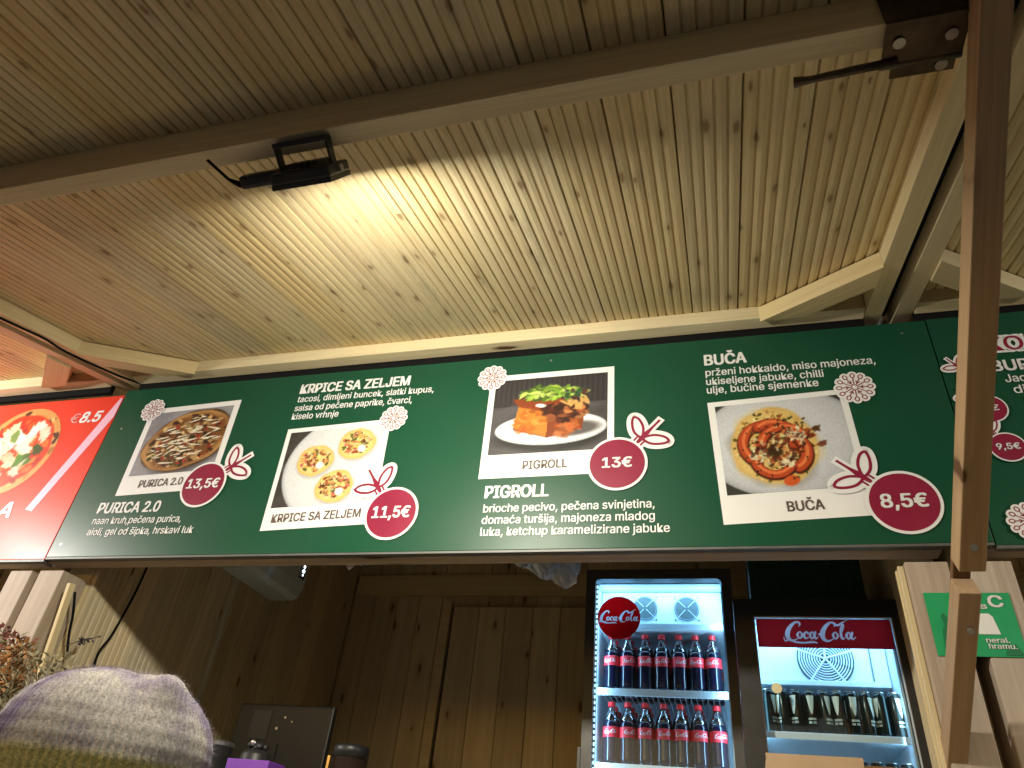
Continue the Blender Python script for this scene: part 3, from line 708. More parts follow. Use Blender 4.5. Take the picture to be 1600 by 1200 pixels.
# ------------------------------------------------------------------ the red sign and the right sign
rs = thing('pizza_sign', (-3.3, 0, 2.22), 'bright red pizza sign with a pink diagonal strip, left of the green menu sign', 'sign')
MB().box(-4.6, -2.038, YS, .004, 2.222, 2.848).build('sign_panel', RED, rs, bevel=.0015)
MB().box(-4.6, -2.038, YS+.0005, .008, 2.214, 2.2215).build('lower_edge', ALU, rs)
pz = paint_pizza()
picture('pizza_photo', pz, [(-2.60, 2.455), (-2.235, 2.455), (-2.235, 2.82), (-2.60, 2.82)], y1, rs, mask=lambda u, v: (u-.5)**2+(v-.5)**2 < .25)
text('price_text', '€', -2.232, 2.740, .038, .040, y1, plain('pale_pink_print', (.75, .35, .33), .4), rs, .01)
text('price_text', '8.5', -2.186, 2.740, .088, .044, y1, WHITE, rs, .09, shear=.15)
text('lettering', 'A', -2.335, 2.372, .058, .055, y1, WHITE, rs, .09, shear=.15)
flat('pink_strip', [(-2.222, 2.398), (-2.190, 2.390), (-2.040, 2.755), (-2.040, 2.836), (-2.050, 2.836)], y1, PINK, rs)
gs = thing('drinks_sign', (1.9, 0, 2.22), 'dark green sign with red letters KOK, partly hidden behind the wooden prop', 'sign')
MB().box(.5865, 3.1, YS+.002, .004, 2.222, 2.872).build('sign_panel', GREEN, gs, bevel=.0015)
MB().box(.5865, 3.1, YS+.0025, .008, 2.214, 2.2215).build('lower_edge', ALU, gs)
text('lettering', 'KOK', .700, 2.745, .135, .046, y1, WHITE, gs, .32)
text('lettering', 'KOK', .705, 2.746, .125, .044, y1-.0006, MAROON, gs, .05)
for s_, x, z, w_, c_ in (('BUR', .700, 2.684, .082, .032), ('Jack', .718, 2.648, .062, .023), ('divlj', .728, 2.614, .062, .023), ('CH', .745, 2.575, .05, .032), ('v', .755, 2.540, .018, .02)):
    text('heading' if c_ > .03 else 'description', s_, x, z, w_, c_, y1, WHITE, gs, .07 if c_ > .03 else .035)
bauble(.655, 2.665, .036, 128, '', y2, gs); bauble(.662, 2.572, .036, 128, '0€', y2, gs, .038, .016); bauble(.672, 2.463, .036, 120, '9,5€', y2, gs, .048, .016)
snowflake(.662, 2.275, .044, y2, gs)

# ------------------------------------------------------------------ hanging plastic bag, paper corner
bm = MB(); rr = random.Random(3)
c0 = at(795, 874, .12); c1 = at(905, 872, .12)
nx, nz = 16, 8; grid = []
for i in range(nx+1):
    for j in range(nz+1):
        u, v = i/nx, j/nz
        p = c0.lerp(c1, u); drop = (.03+.085*min(1, u*1.3))*v*.85
        grid.append((p.x+rr.uniform(-.003, .003), .12+.02*math.sin(u*19+v*5)+rr.uniform(-.008, .008), p.z+.02-drop+rr.uniform(-.003, .003)))
bm.add(grid, [(i*(nz+1)+j, (i+1)*(nz+1)+j, (i+1)*(nz+1)+j+1, i*(nz+1)+j+1) for i in range(nx) for j in range(nz)])
o = bm.build('plastic_bag', BAG); tag(o, 'crumpled clear plastic bag hanging below the green sign, left of the tall cooler', 'plastic bag')
md = o.modifiers.new('thickness', 'SOLIDIFY'); md.thickness = .001
p = [at(530, 868, .07), at(572, 866, .07), at(545, 891, .07)]
o = MB().add([(q.x, q.y, q.z) for q in p]+[(q.x, q.y+.003, q.z) for q in p], [(0, 2, 1), (3, 4, 5), (0, 1, 4, 3), (1, 2, 5, 4), (2, 0, 3, 5)]).build('paper_tag', WHITE)
tag(o, 'white triangular paper corner poking out under the green sign', 'paper')

# ------------------------------------------------------------------ tall cooler
def script_logo(x, z, h, y, mat, parent, name='logo'):
    """flowing script letters Coca-Cola, drawn with pens of changing width; h = height of the capitals"""
    mb = MB(); k = h/1.25; W = 4.55; off = [0]
    def T(p, dx=0): 
        q = []
        for a, b, w_ in p: q.append((x+(a+dx+off[0]-W/2+b*.12)*k, z+(b-.5)*k, w_*k))
        return q
    def st(p, dx=0, closed=False, i=[0]):
        i[0] += 1; ribbon(mb, T(p, dx), y-.00005*(i[0] % 12), closed)
    def cap(dx): st([(.95, .95, .03), (1.02, 1.12, .10), (.88, 1.25, .10), (.62, 1.16, .15), (.34, .80, .22), (.24, .42, .25), (.34, .12, .19), (.60, .02, .11), (.86, .14, .05), (1.0, .3, .03)], dx)
    cap(0); st([(.34, .12, .1), (.12, -.02, .07), (.0, .25, .03)], 0)
    st([(.42, .06, .12), (.8, -.08, .12), (1.3, -.12, .10), (1.8, -.06, .12), (2.1, -.12, .03)])
    def oo(cx, r=.15): st([(cx, .60, .06), (cx-r, .40, .13), (cx-.02, .16, .07), (cx+r, .36, .12)], 0, True)
    oo(1.02); st([(1.52, .50, .11), (1.42, .61, .06), (1.28, .42, .13), (1.36, .18, .10), (1.58, .24, .04)])
    oo(1.78, .13); st([(1.98, .58, .12), (1.93, .30, .13), (2.02, .16, .09), (2.16, .28, .03)])
    st([(2.24, .44, .13), (2.33, .45, .13), (2.42, .46, .13)]); off[0] = .2
    cap(1.98)
    st([(2.86, 1.22, .07), (3.02, 1.10, .12), (3.2, 1.06, .12), (3.5, 1.26, .09), (3.78, 1.42, .03)])
    oo(3.02); st([(3.34, .40, .04), (3.52, .95, .08), (3.48, 1.12, .07), (3.36, .80, .13), (3.38, .30, .13), (3.50, .16, .08), (3.60, .28, .03)])
    oo(3.82, .13); st([(4.04, .58, .12), (3.98, .30, .13), (4.08, .16, .09), (4.24, .30, .03)])
    return mb.build(name, mat, parent)
YC = .75
tc_ = thing('drinks_cooler', (-.21, YC+.25, .32), 'tall glass door cooler with a round red badge, full of cola bottles', 'cooler')
cx0, cx1, ct, cb = -.461, .033, 2.476, .36; gx0, gx1, gt, gb = -.428, .0, 2.441, .48; dp = .50
yb0 = YC+.045
# cabinet shell
MB().box(cx0, cx0+.03, yb0, YC+dp, cb, ct-.032).build('cabinet_side', DOORFR, tc_)
MB().box(cx1-.03, cx1, yb0, YC+dp, cb, ct-.032).build('cabinet_side', DOORFR, tc_)
MB().box(cx0, cx1, yb0, YC+dp, ct-.031, ct-.004).build('cabinet_top', DOORFR, tc_, bevel=.002)
MB().box(cx0, cx1, yb0, YC+dp, cb-.03, cb-.001).build('cabinet_base', DOORFR, tc_)
MB().box(cx0+.031, cx1-.031, YC+dp-.03, YC+dp, cb, ct-.033).build('cabinet_back', DOORFR, tc_)
# liner
MB().box(cx0+.0305, cx0+.036, yb0+.002, YC+dp-.04, cb+.001, ct-.038).build('liner', LINER, tc_)
MB().box(cx1-.036, cx1-.0305, yb0+.002, YC+dp-.04, cb+.001, ct-.038).build('liner', LINER, tc_)
MB().box(cx0+.0305, cx1-.0305, YC+dp-.039, YC+dp-.031, cb+.001, ct-.038).build('liner', LINER, tc_)
MB().box(cx0+.037, cx1-.037, yb0+.002, YC+dp-.04, ct-.0375, ct-.0325).build('liner', LINER, tc_)
# door frame, a ring with rounded inner corners
def ring(name, o0, o1, z0, z1, i0, i1, j0, j1, r, ya, yb_, mat, parent):
    pts = []; out = []
    for cxx, czz, a0, ox, oz in ((i1-r, j1-r, 0, o1, z1), (i0+r, j1-r, 90, o0, z1), (i0+r, j0+r, 180, o0, z0), (i1-r, j0+r, 270, o1, z0)):
        for k in range(7):
            a = math.radians(a0+15*k); pts.append((cxx+r*math.cos(a), czz+r*math.sin(a)))
            f = k/6
            if a0 == 0: q = (o1, pts[-1][1]) if k < 3 else ((o1, z1) if k == 3 else (pts[-1][0], z1))
            elif a0 == 90: q = (pts[-1][0], z1) if k < 3 else ((o0, z1) if k == 3 else (o0, pts[-1][1]))
            elif a0 == 180: q = (o0, pts[-1][1]) if k < 3 else ((o0, z0) if k == 3 else (pts[-1][0], z0))
            else: q = (pts[-1][0], z0) if k < 3 else ((o1, z0) if k == 3 else (o1, pts[-1][1]))
            out.append(q)
    n = len(pts); vs = [(a, ya, b) for a, b in pts]+[(a, ya, b) for a, b in out]+[(a, yb_, b) for a, b in pts]+[(a, yb_, b) for a, b in out]
    fs = []
    for i in range(n):
        j = (i+1) % n
        fs += [(i, j, n+j, n+i), (2*n+i, 3*n+i, 3*n+j, 2*n+j), (i, 2*n+i, 2*n+j, j), (n+i, n+j, 3*n+j, 3*n+i)]
    return mb_(vs, fs).build(name, mat, parent)
def mb_(vs, fs): return MB().add(vs, fs)
door = ring('door', cx0, cx1, cb-.02, ct, gx0, gx1, gb, gt, .016, YC, YC+.04, DOORFR, tc_)
MB().box(gx0-.004, gx1+.004, YC+.012, YC+.018, gb-.004, gt+.004).build('door_glass', GLASS, door)
MB().box(cx0-.012, cx0-.001, YC+.002, YC+.03, 1.3, 1.9).build('door_handle', DOORFR, door, bevel=.002)
# LED strip with its diodes, both sides and top
for xx in (gx0+.003,):
    s1 = MB().box(xx-.0025, xx+.0025, YC+.026, YC+.034, gb, gt-.01).build('led_strip', LEDB, tc_)
    mbs = MB()
    z = gt-.02
    while z > gb: mbs.box(xx-.002, xx+.002, YC+.0225, YC+.0258, z-.0045, z+.0045); z -= .0175
    mbs.build('led_diodes', LEDM, s1)
def strip_light(parent, x, y, z, sx, sz, tilt, energy, col=(.36, .70, 1)):
    ld = bpy.data.lights.new('led_light', 'AREA'); ld.shape = 'RECTANGLE'; ld.size = sx; ld.size_y = sz; ld.energy = energy; ld.color = col
    o = bpy.data.objects.new('led_light', ld); C.objects.link(o)
    d = Vector(tilt).normalized(); q = d.to_track_quat('-Z', 'Y'); o.matrix_basis = Matrix.Translation((x, y, z)) @ q.to_matrix().to_4x4(); setp(o, parent)
CE = 2.1
strip_light(tc_, cx0+.042, YC+.046, 1.6, .012, 1.6, (1, .9, 0), CE*1.25); strip_light(tc_, cx1-.042, YC+.046, 1.6, .012, 1.6, (-1, .9, 0), CE*1.25)
strip_light(tc_, -.214, YC+.06, gt-.012, .38, .02, (0, .9, -1), CE*.25)
# fan box
fy = YC+.12
zf0 = at(1060, 980, fy).z; 
fb = MB().box(cx0+.038, cx1-.038, fy, YC+dp-.045, zf0, ct-.04).build('fan_box', LINER, tc_, bevel=.002)
MB().box(cx0+.038, cx1-.038, fy-.045, YC+dp-.05, zf0-.022, zf0-.001).build('drip_tray', LINER, tc_, bevel=.003)
FANM = plain('fan_dark', (.10, .15, .16), .5)
for px, py in ((1008, 951), (1073, 952)):
    c = at(px, py, fy); r = .043
    f = MB().tube([(c.x, fy-.0015, c.z), (c.x, fy-.004, c.z)], r, 28).build('fan_opening', FANM, tc_)
    gmb = MB(); 
    for a in (45, 135, 225, 315):
        q = math.radians(a); gmb.tube([(c.x+.006*math.cos(q), fy-.007, c.z+.006*math.sin(q)), (c.x+r*1.25*math.cos(q), fy-.004, c.z+r*1.25*math.sin(q))], .0014, 5)
    for rr_ in (.040,):
        gmb.tube([(c.x+rr_*math.cos(math.radians(a)), fy-.0065, c.z+rr_*math.sin(math.radians(a))) for a in range(0, 361, 20)], .0005, 4, False)
    gmb.build('fan_guard', LINER, f)
    for a in (45, 135, 225, 315):
        q = math.radians(a); MB().tube([(c.x+r*1.3*math.cos(q), fy, c.z+r*1.3*math.sin(q)), (c.x+r*1.3*math.cos(q), fy-.003, c.z+r*1.3*math.sin(q))], .003, 6).build('screw', DARKMETAL, f)
# badge
c = at(967, 965, YC+.011)
def logo_paint(w_, h_, col, ink, cx, cy, hh, asp):
    """the logo rasterised into a print; coordinates 0..1, hh = capital height over print height, asp = width/height"""
    P = Paint(w_, h_, col); tmp = MB(); k = hh/1.25
    global ribbon
    keep = ribbon
    def rb(mb, pts, y, closed=False):
        q_ = smooth(pts, 14, closed)
        for p_ in q_: P.ell(cx+p_.x/asp, cy+p_.y, max(p_.z, .03*hh/1.25)*.56/asp, max(p_.z, .03*hh/1.25)*.56, ink, 0, .35)
        mb.quad((0, 0, 0), (1, 0, 0), (1, 0, 1), (0, 0, 1)); return mb
    ribbon = rb
    o = script_logo(0, 0, hh, 0, WHITE, None); bpy.data.objects.remove(o)
    ribbon = keep
    return P
PT, t_, b_ = newmat('backlit_print'); an = t_.nodes.new('ShaderNodeAttribute'); an.attribute_name = 'print'
tr = t_.nodes.new('ShaderNodeBsdfTranslucent'); mxx = t_.nodes.new('ShaderNodeMixShader'); mxx.inputs[0].default_value = .7
t_.links.new(an.outputs['Color'], b_.inputs['Base Color']); t_.links.new(an.outputs['Color'], tr.inputs[0]); b_.inputs['Roughness'].default_value = .4
t_.links.new(b_.outputs[0], mxx.inputs[1]); t_.links.new(tr.outputs[0], mxx.inputs[2]); t_.links.new(mxx.outputs[0], t_.nodes['Material Output'].inputs[0])
R_b = .0735
LP = logo_paint(240, 240, (.93, .03, .05), (.97, .95, .95), .5, .5, .26, 1)
bd = picture('round_badge', LP, [(c.x-R_b, c.z-R_b), (c.x+R_b, c.z-R_b), (c.x+R_b, c.z+R_b), (c.x-R_b, c.z+R_b)], YC+.0105, door, mask=lambda u, v: (u-.5)**2+(v-.5)**2 < .25)
bd.data.materials.clear(); bd.data.materials.append(PT)
# shelves and bottles
SHELF = plain('shelf_white', (.7, .8, .85), .4)
def shelf(z, parent, x0, x1, y0, y1_):
    s = MB().box(x0, x1, y0, y0+.008, z-.018, z+.004).build('shelf', SHELF, parent, bevel=.001)
    g_ = MB(); yv = y0+.01
    x = x0+.01
    while x < x1: g_.tube([(x, y0+.006, z-.003), (x, y1_, z-.003)], .0016, 4); x += .018
    g_.build('shelf_wires', SHELF, s)
shz = [at(1135, 1085, YC+.075).z, at(1140, 1207, YC+.075).z]
shz.append(shz[1]-.24); shz.append(shz[1]-.48); shz.append(shz[1]-.74)
for z in shz: shelf(z, tc_, gx0+.005, gx1-.005, YC+.06, YC+dp-.045)
H = .188
def bottle_proto():
    t = thing('cola_bottle', (0, 0, 0), 'x', 'bottle', 'cola bottles in the tall cooler')
    MB().lathe([(.020, 0), (.026, .004), (.0275, .02), (.026, .05), (.0275, .075), (.0275, .118), (.0265, .128)], n=14).build('cola_body', COLA, t, smooth=True)
    MB().lathe([(.0265, .1285), (.024, .138), (.017, .152), (.0115, .165), (.0105, .172)], n=14).build('bottle_neck', PET, t, smooth=True)
    lb = MB().lathe([(.0279, .078), (.0281, .080), (.0281, .108), (.0279, .110)], n=16).build('bottle_label', LABELRED, t, smooth=True)
    lg = script_logo(0, .094, .0125, 0, WHITE, lb, 'label_print')
    for v in lg.data.vertices:
        q = -math.pi/2+v.co.x/.0285; z = v.co.z; v.co = (.0285*math.cos(q), .0285*math.sin(q), z)
    MB().lathe([(.0118, .1725), (.0125, .174), (.0125, .186), (.011, .188)], n=14).build('bottle_cap', CAPRED, t)
    return t
def copy_tree(o, parent=None):
    c = o.copy(); C.objects.link(c)
    if parent: c.parent = parent
    for ch in list(o.children): copy_tree(ch, c)
    return c
bp0 = bottle_proto(); used = False; ordn = ['leftmost', 'second', 'third', 'middle', 'fifth', 'sixth', 'rightmost']
pitch = (gx1-gx0-.034)/7
for si, z in enumerate(shz):
    for row in range(3 if si < 2 else 1):
        for i in range(7):
            o = bp0 if not used else copy_tree(bp0); used = True
            o.location = (gx0+.017+pitch*(i+.5)+random.uniform(-.002, .002), YC+.105+row*.075, z+.004); o.rotation_euler.z = random.uniform(-.5, .5)
            fr = ('front', 'second', 'back')[row]; sh = ('upper visible', 'lower visible', 'third', 'fourth', 'bottom')[si]
            o['label'] = f'cola bottle, {ordn[i]} in the {fr} row, {sh} shelf of tall cooler'

# ------------------------------------------------------------------ counter cooler
Y2 = .45
c2 = thing('counter_cooler', (.26, Y2+.2, 1.14), 'smaller black counter cooler with a red banner, stocked with dark cans', 'cooler')
gA = at(1177, 962, Y2); gB = at(1398, 962, Y2); banner_z = at(1290, 1011, Y2).z; botz = at(1300, 1166, Y2).z
ax0, ax1, at1, ab = at(1150, 1000, Y2).x, .466, at(1160, 936, Y2).z, 1.17
g0, g1_, gt2, gb2 = gA.x, gB.x-.008, gA.z, 1.30
D2 = .40
MB().box(ax0, ax0+.025, Y2+.04, Y2+D2, ab, at1-.022).build('cabinet_side', BLACK, c2)
MB().box(ax1-.025, ax1, Y2+.04, Y2+D2, ab, at1-.022).build('cabinet_side', BLACK, c2)
MB().box(ax0, ax1, Y2+.04, Y2+D2, at1-.021, at1-.003).build('cabinet_top', BLACK, c2)
MB().box(ax0, ax1, Y2+.04, Y2+D2, ab-.03, ab-.001).build('cabinet_base', BLACK, c2)
MB().box(ax0+.026, ax1-.026, Y2+D2-.02, Y2+D2, ab, at1-.023).build('cabinet_back', BLACK, c2)
for a_, b_ in ((ax0+.0255, ax0+.031), (ax1-.031, ax1-.0255)): MB().box(a_, b_, Y2+.042, Y2+D2-.03, ab+.001, at1-.028).build('liner', LINER, c2)
MB().box(ax0+.0255, ax1-.0255, Y2+D2-.029, Y2+D2-.021, ab+.001, at1-.028).build('liner', LINER, c2)
MB().box(ax0+.032, ax1-.032, Y2+.042, Y2+D2-.03, at1-.0275, at1-.0225).build('liner', LINER, c2)
dr2 = ring('door', ax0, ax1, ab-.02, at1, g0, g1_, gb2, gt2, .004, Y2, Y2+.035, BLACK, c2)
MB().box(g0-.003, g1_+.003, Y2+.012, Y2+.017, gb2-.003, gt2+.003).build('door_glass', GLASS, dr2)
edge = MB(); e_ = .003
edge.box(g0, g0+e_, Y2+.006, Y2+.011, gb2, gt2); edge.box(g0+e_, g1_, Y2+.006, Y2+.011, gt2-e_, gt2); edge.box(g1_-e_, g1_, Y2+.006, Y2+.011, gb2, gt2-e_)
edge.build('glass_seal', plain('pale_seal', (.6, .65, .68), .4), dr2)
RB = translucent('banner_red', (.50, .02, .025), .5)
bw, bh = (g1_-g0-.012), (gt2-.005-banner_z)
LP2 = logo_paint(300, 90, (.62, .07, .09), (.80, .70, .70), .47, .5, .66, bw/bh)
bn = picture('banner', LP2, [(g0+.006, banner_z), (g1_-.006, banner_z), (g1_-.006, gt2-.005), (g0+.006, gt2-.005)], Y2+.0105, dr2)
bn.data.materials.clear(); bn.data.materials.append(PT)
strip_light(c2, ax0+.04, Y2+.055, 1.75, .018, .9, (1, .8, 0), .85); strip_light(c2, ax1-.04, Y2+.055, 1.75, .018, .9, (-1, .8, 0), .85)
strip_light(c2, (ax0+ax1)/2, Y2+.06, at1-.034, .3, .018, (0, .9, -1), .8)
fy2 = Y2+.14; fbz = at(1300, 1072, fy2).z
MB().box(ax0+.033, ax1-.033, fy2, Y2+D2-.031, fbz, at1-.03).build('fan_box', LINER, c2, bevel=.002)
MB().box(ax0+.033, ax1-.06, fy2-.012, fy2-.001, fbz-.003, fbz+.012).build('drip_tray', LINER, c2, bevel=.002)
MB().box(g1_-.052, g1_-.049, fy2-.004, fy2-.001, fbz, at1-.04).build('panel_joint', FANM, c2)
c = at(1289, 1030, fy2); R2 = at(1334, 1030, fy2).x-c.x
f = MB().tube([(c.x, fy2-.0012, c.z), (c.x, fy2-.0025, c.z)], R2, 40).build('fan_opening', FANM, c2)
gmb = MB(); sp_ = MB()
for k in range(5):
    a0 = 2*math.pi*k/5+.3
    for j in range(9):       # curved slot bars between five spokes
        rr_ = R2*(.2+.09*j)
        gmb.tube([(c.x+rr_*math.cos(a0+q), fy2-.006, c.z+rr_*math.sin(a0+q)*1.0) for q in [1.256*i/8 for i in range(9)]], .0017, 4, False)
    gmb.tube([(c.x, fy2-.007, c.z), (c.x+R2*1.02*math.cos(a0), fy2-.006, c.z+R2*1.02*math.sin(a0))], .003, 5)
gmb.build('fan_guard', LINER, f)
# cans
shy = Y2+.05; cz0 = at(1300, 1150, shy).z
for z in (cz0, cz0-.17, cz0-.34):
    MB().box(g0+.002, g1_-.002, shy, shy+.008, z-.012, z+.006).build('shelf', SHELF, c2, bevel=.002)
    MB().box(g0+.002, g1_-.002, shy+.009, Y2+D2-.035, z-.006, z-.002).build('shelf_plate', SHELF, c2)
CANM = plain('can_dark', (.010, .018, .016), .22, metal=.6); CANTOP = plain('can_top', (.5, .52, .54), .3, metal=.9)
EMB = plain('emblem_pale', (.55, .60, .48), .4)
ch = at(1300, 1092, shy+.03).z-cz0+.012; cr = (g1_-g0-.008)/10*.485
def can_proto():
    t = thing('drink_can', (0, 0, 0), 'x', 'can', 'dark cans in the counter cooler')
    b0 = MB().lathe([(cr*.8, 0), (cr, .005), (cr, ch-.012), (cr*.82, ch-.002)], n=16).build('can_body', CANM, t, smooth=True)
    MB().lathe([(cr*.83, ch-.002), (cr*.85, ch), (cr*.7, ch-.001)], n=16).build('can_lid', CANTOP, t)
    e = MB(); R_c = cr+.0004
    def cyl(q, z): return (R_c*math.cos(-math.pi/2+q), R_c*math.sin(-math.pi/2+q), z)
    for k in range(8):       # goblet shaped emblem
        q0, q1 = -.55+.1375*k, -.55+.1375*(k+1)
        f0 = lambda q: ch*.82-.0; lo = lambda q: ch*(.42+.42*abs(q/.55)**1.6)
        e.quad(cyl(q0, lo(q0)), cyl(q1, lo(q1)), cyl(q1, ch*.86), cyl(q0, ch*.86))
    e.build('can_emblem', EMB, b0)
    e = MB()
    for zz in (.30, .22):
        for k in range(7):
            if k == 3 and zz == .22: continue
            q0 = -.6+.17*k; e.quad(cyl(q0, ch*zz), cyl(q0+.11, ch*zz), cyl(q0+.11, ch*(zz+.05)), cyl(q0, ch*(zz+.05)))
    e.build('can_print', EMB, b0)
    return t
cp0 = can_proto(); used = False; nC = 10; pc = (g1_-g0-.008)/nC
ordc = ['leftmost', 'second', 'third', 'fourth', 'fifth', 'sixth', 'seventh', 'eighth', 'ninth', 'rightmost']
for si, z in enumerate((cz0, cz0-.17)):
    for row in range(3 if si == 0 else 1):
        for i in range(nC):
            o = cp0 if not used else copy_tree(cp0); used = True
            o.location = (g0+.004+pc*(i+.5), shy+.03+row*.040, z+.0065); o.rotation_euler.z = random.uniform(-1.1, 1.1)
            o['label'] = f'dark can, {ordc[i]} in the {("front","second","back")[row]} row, {("visible","lower")[si]} shelf of counter cooler'
q = at(1213, 1081, shy-.0)
o = MB().tube([(q.x, Y2+.0115, q.z), (q.x, Y2+.009, q.z)], .0135, 24).build('price_disc', CREAM, dr2)
# crate over it
cr_a = at(1168, 880, Y2+.05); cr_b = at(1352, 926, Y2+.05)
GC = plain('green_crate', (.006, .05, .03), .5, noise=.15)
ck = thing('plastic_crate', ((cr_a.x+cr_b.x)/2, Y2+.1, at1), 'dark green plastic crate standing on top of the counter cooler', 'crate')
MB().box(cr_a.x, cr_b.x, Y2+.05, Y2+.062, at1+.0, at1+.17).build('crate_side', GC, ck, bevel=.003)
MB().box(cr_a.x, cr_b.x, Y2+.30, Y2+.312, at1+.0, at1+.17).build('crate_side', GC, ck, bevel=.003)
MB().box(cr_a.x, cr_a.x+.012, Y2+.063, Y2+.299, at1+.0, at1+.17).build('crate_end', GC, ck, bevel=.003)
MB().box(cr_b.x-.012, cr_b.x, Y2+.063, Y2+.299, at1+.0, at1+.17).build('crate_end', GC, ck, bevel=.003)
for k in range(9):
    x = cr_a.x+.02+k*(cr_b.x-cr_a.x-.04)/8; MB().box(x-.003, x+.003, Y2+.044, Y2+.0495, at1+.01, at1+.16).build('crate_rib', GC, ck)
for zz in (at1+.02, at1+.15): MB().box(cr_a.x, cr_b.x, Y2+.04, Y2+.0435, zz-.006, zz+.006).build('crate_rim', GC, ck)

# ------------------------------------------------------------------ air unit on the left wall
a0 = atx(375, 905, XL+.0); 
au = thing('air_unit', (XL, .8, 2.4), 'grey blue wall mounted air unit on the inner left wall under the sign', 'air unit')
AM = plain('air_unit_grey', (.55, .66, .76), .4, noise=.05)
def xs(y0, y1_, z0, z1, d_, mat, name, par, bev):
    return MB().box(XL+.002, XL+d_, y0, y1_, z0, z1).build(name, mat, par, bev)
ya_, yb2 = .66, 1.04
hz = MB(); prof = [(0, 2.70), (.13, 2.70), (.15, 2.68), (.15, 2.52), (.135, 2.475), (.11, 2.46), (0, 2.46)]
n = len(prof); hz.add([(XL+.004+a, ya_, b) for a, b in prof]+[(XL+.004+a, yb2, b) for a, b in prof], [(i, (i+1) % n, n+(i+1) % n, n+i) for i in range(n)]+[tuple(range(n))[::-1], tuple(range(n, 2*n))])
hb = hz.build('casing', AM, au, .004)
MB().box(XL+.15, XL+.1515, ya_+.01, yb2-.07, 2.545, 2.550).build('seam', BLACK, au)
MB().box(XL+.15, XL+.156, yb2-.06, yb2-.015, 2.545, 2.615).build('display_panel', BLACK, au, bevel=.001)
LDM = plain('led_glint', (.9, .95, 1), .4, emit=(.85, .92, 1), es=4)  # glowing discs stand in for LED reflections on the unit
for zz, r in ((2.60, .006), (2.58, .008), (2.562, .004)): MB().lathe([(r, -.001), (r, .001)], (0, 0, 0), 10).build('led_glint', LDM, au, mw=Matrix.Translation((XL+.158, yb2-.037, zz)) @ Matrix.Rotation(math.pi/2, 4, 'Y'))

# ------------------------------------------------------------------ things on the counter
def stand_box(name, pa, pb, y, depth, zlow, mat, label, cat, bevel=.004):
    a_, b_ = at(*pa, y), at(*pb, y); return a_, b_
MY = .62; m0, m1 = at(378, 1098, MY), at(524, 1104, MY)
mo = thing('monitor', ((m0.x+m1.x)/2, MY, .325), 'dark till monitor on a pole stand, seen from behind inside the hut', 'monitor')
MB().box(m0.x, m1.x, MY, MY+.025, m0.z-.235, m0.z).build('monitor_shell', CHAR, mo, bevel=.006)
MB().box(m0.x+.012, m1.x-.012, MY+.0255, MY+.0275, m0.z-.22, m0.z-.014).build('screen', BLACK, mo)
mx_ = (m0.x+m1.x)/2
MB().tube([(mx_, MY+.03, .34), (mx_, MY+.015, m0.z-.12)], .016, 12).build('monitor_pole', CHAR, mo, smooth=True)
MB().box(mx_-.10, mx_+.10, MY-.1, MY+.12, .325, .34).build('monitor_foot', CHAR, mo, bevel=.004)
for k, (px, py, r) in enumerate(((418, 1120, .004), (432, 1138, .005), (446, 1121, .004), (456, 1128, .003))):
    q = at(px, py, MY-.0015); MB().tube([(q.x, MY-.0005, q.z), (q.x, MY-.0025, q.z)], r, 8).build('shell_screw', METAL, mo)
MB().box(m0.x+.06, m0.x+.13, MY-.0035, MY-.0005, m0.z-.11, m0.z-.02).build('mount_plate', BLACK, mo, bevel=.001)
# purple box, jar, grinder
PUR = plain('purple_card', (.19, .05, .42), .45)
a_, b_ = at(356, 1184, .06), at(421, 1188, .06)
o = MB().box(a_.x, b_.x, .06, .14, 1.138, a_.z).build('purple_box', PUR, None, bevel=.002); tag(o, 'purple carton at the lower edge, in front of the dark monitor', 'box')
CHROME = plain('chrome', (.7, .7, .72), .12, metal=1)
jar = thing('glass_jar', (at(404, 1190, .17).x, .17, 1.138), 'black jar with shiny round lids beside the purple carton', 'jar')
q = at(404, 1168, .17)
MB().lathe([(.035, 1.138), (.04, 1.15), (.04, q.z-.02), (.03, q.z-.008)], (q.x, .17, 0), 18).build('jar_body', BLACK, jar, smooth=True)
for k in range(7):
    an_ = k*.9; MB().lathe([(.002, -.009), (.008, -.005), (.010, 0), (.008, .005), (.002, .009)], (q.x+.02*math.cos(an_), .17+.02*math.sin(an_), q.z+.004*(k % 3)), 10).build('shiny_ball', (CHROME if k % 2 else BLACK), jar, smooth=True)
tm = thing('steel_tin', (at(343, 1190, .2).x, .2, 1.138), 'black tin with a steel rim left of the purple carton', 'tin')
q = at(343, 1159, .2)
MB().lathe([(.042, 1.138), (.042, q.z-.012)], (q.x, .2, 0), 20).build('tin_body', BLACK, tm, smooth=True)
MB().lathe([(.043, q.z-.0115), (.044, q.z-.004), (.040, q.z)], (q.x, .2, 0), 20).build('tin_lid', METAL, tm)
gr = thing('coffee_grinder', (at(550, 1190, .5).x, .5, 1.138), 'dark lidded container with a brass stripe right of the monitor', 'container')
q = at(551, 1166, .5)
MB().lathe([(.052, .32), (.052, q.z-.035)], (q.x, .5, 0), 20).build('container_body', plain('brown_steel', (.09, .06, .045), .3, metal=.7), gr, smooth=True)
MB().lathe([(.054, q.z-.034), (.055, q.z-.008), (.05, q.z)], (q.x, .5, 0), 20).build('container_lid', BLACK, gr, smooth=True)
MB().box(q.x-.046, q.x-.038, .445, .4475, 1.4, q.z-.036).build('brass_stripe', plain('brass', (.7, .5, .2), .25, metal=1), gr)
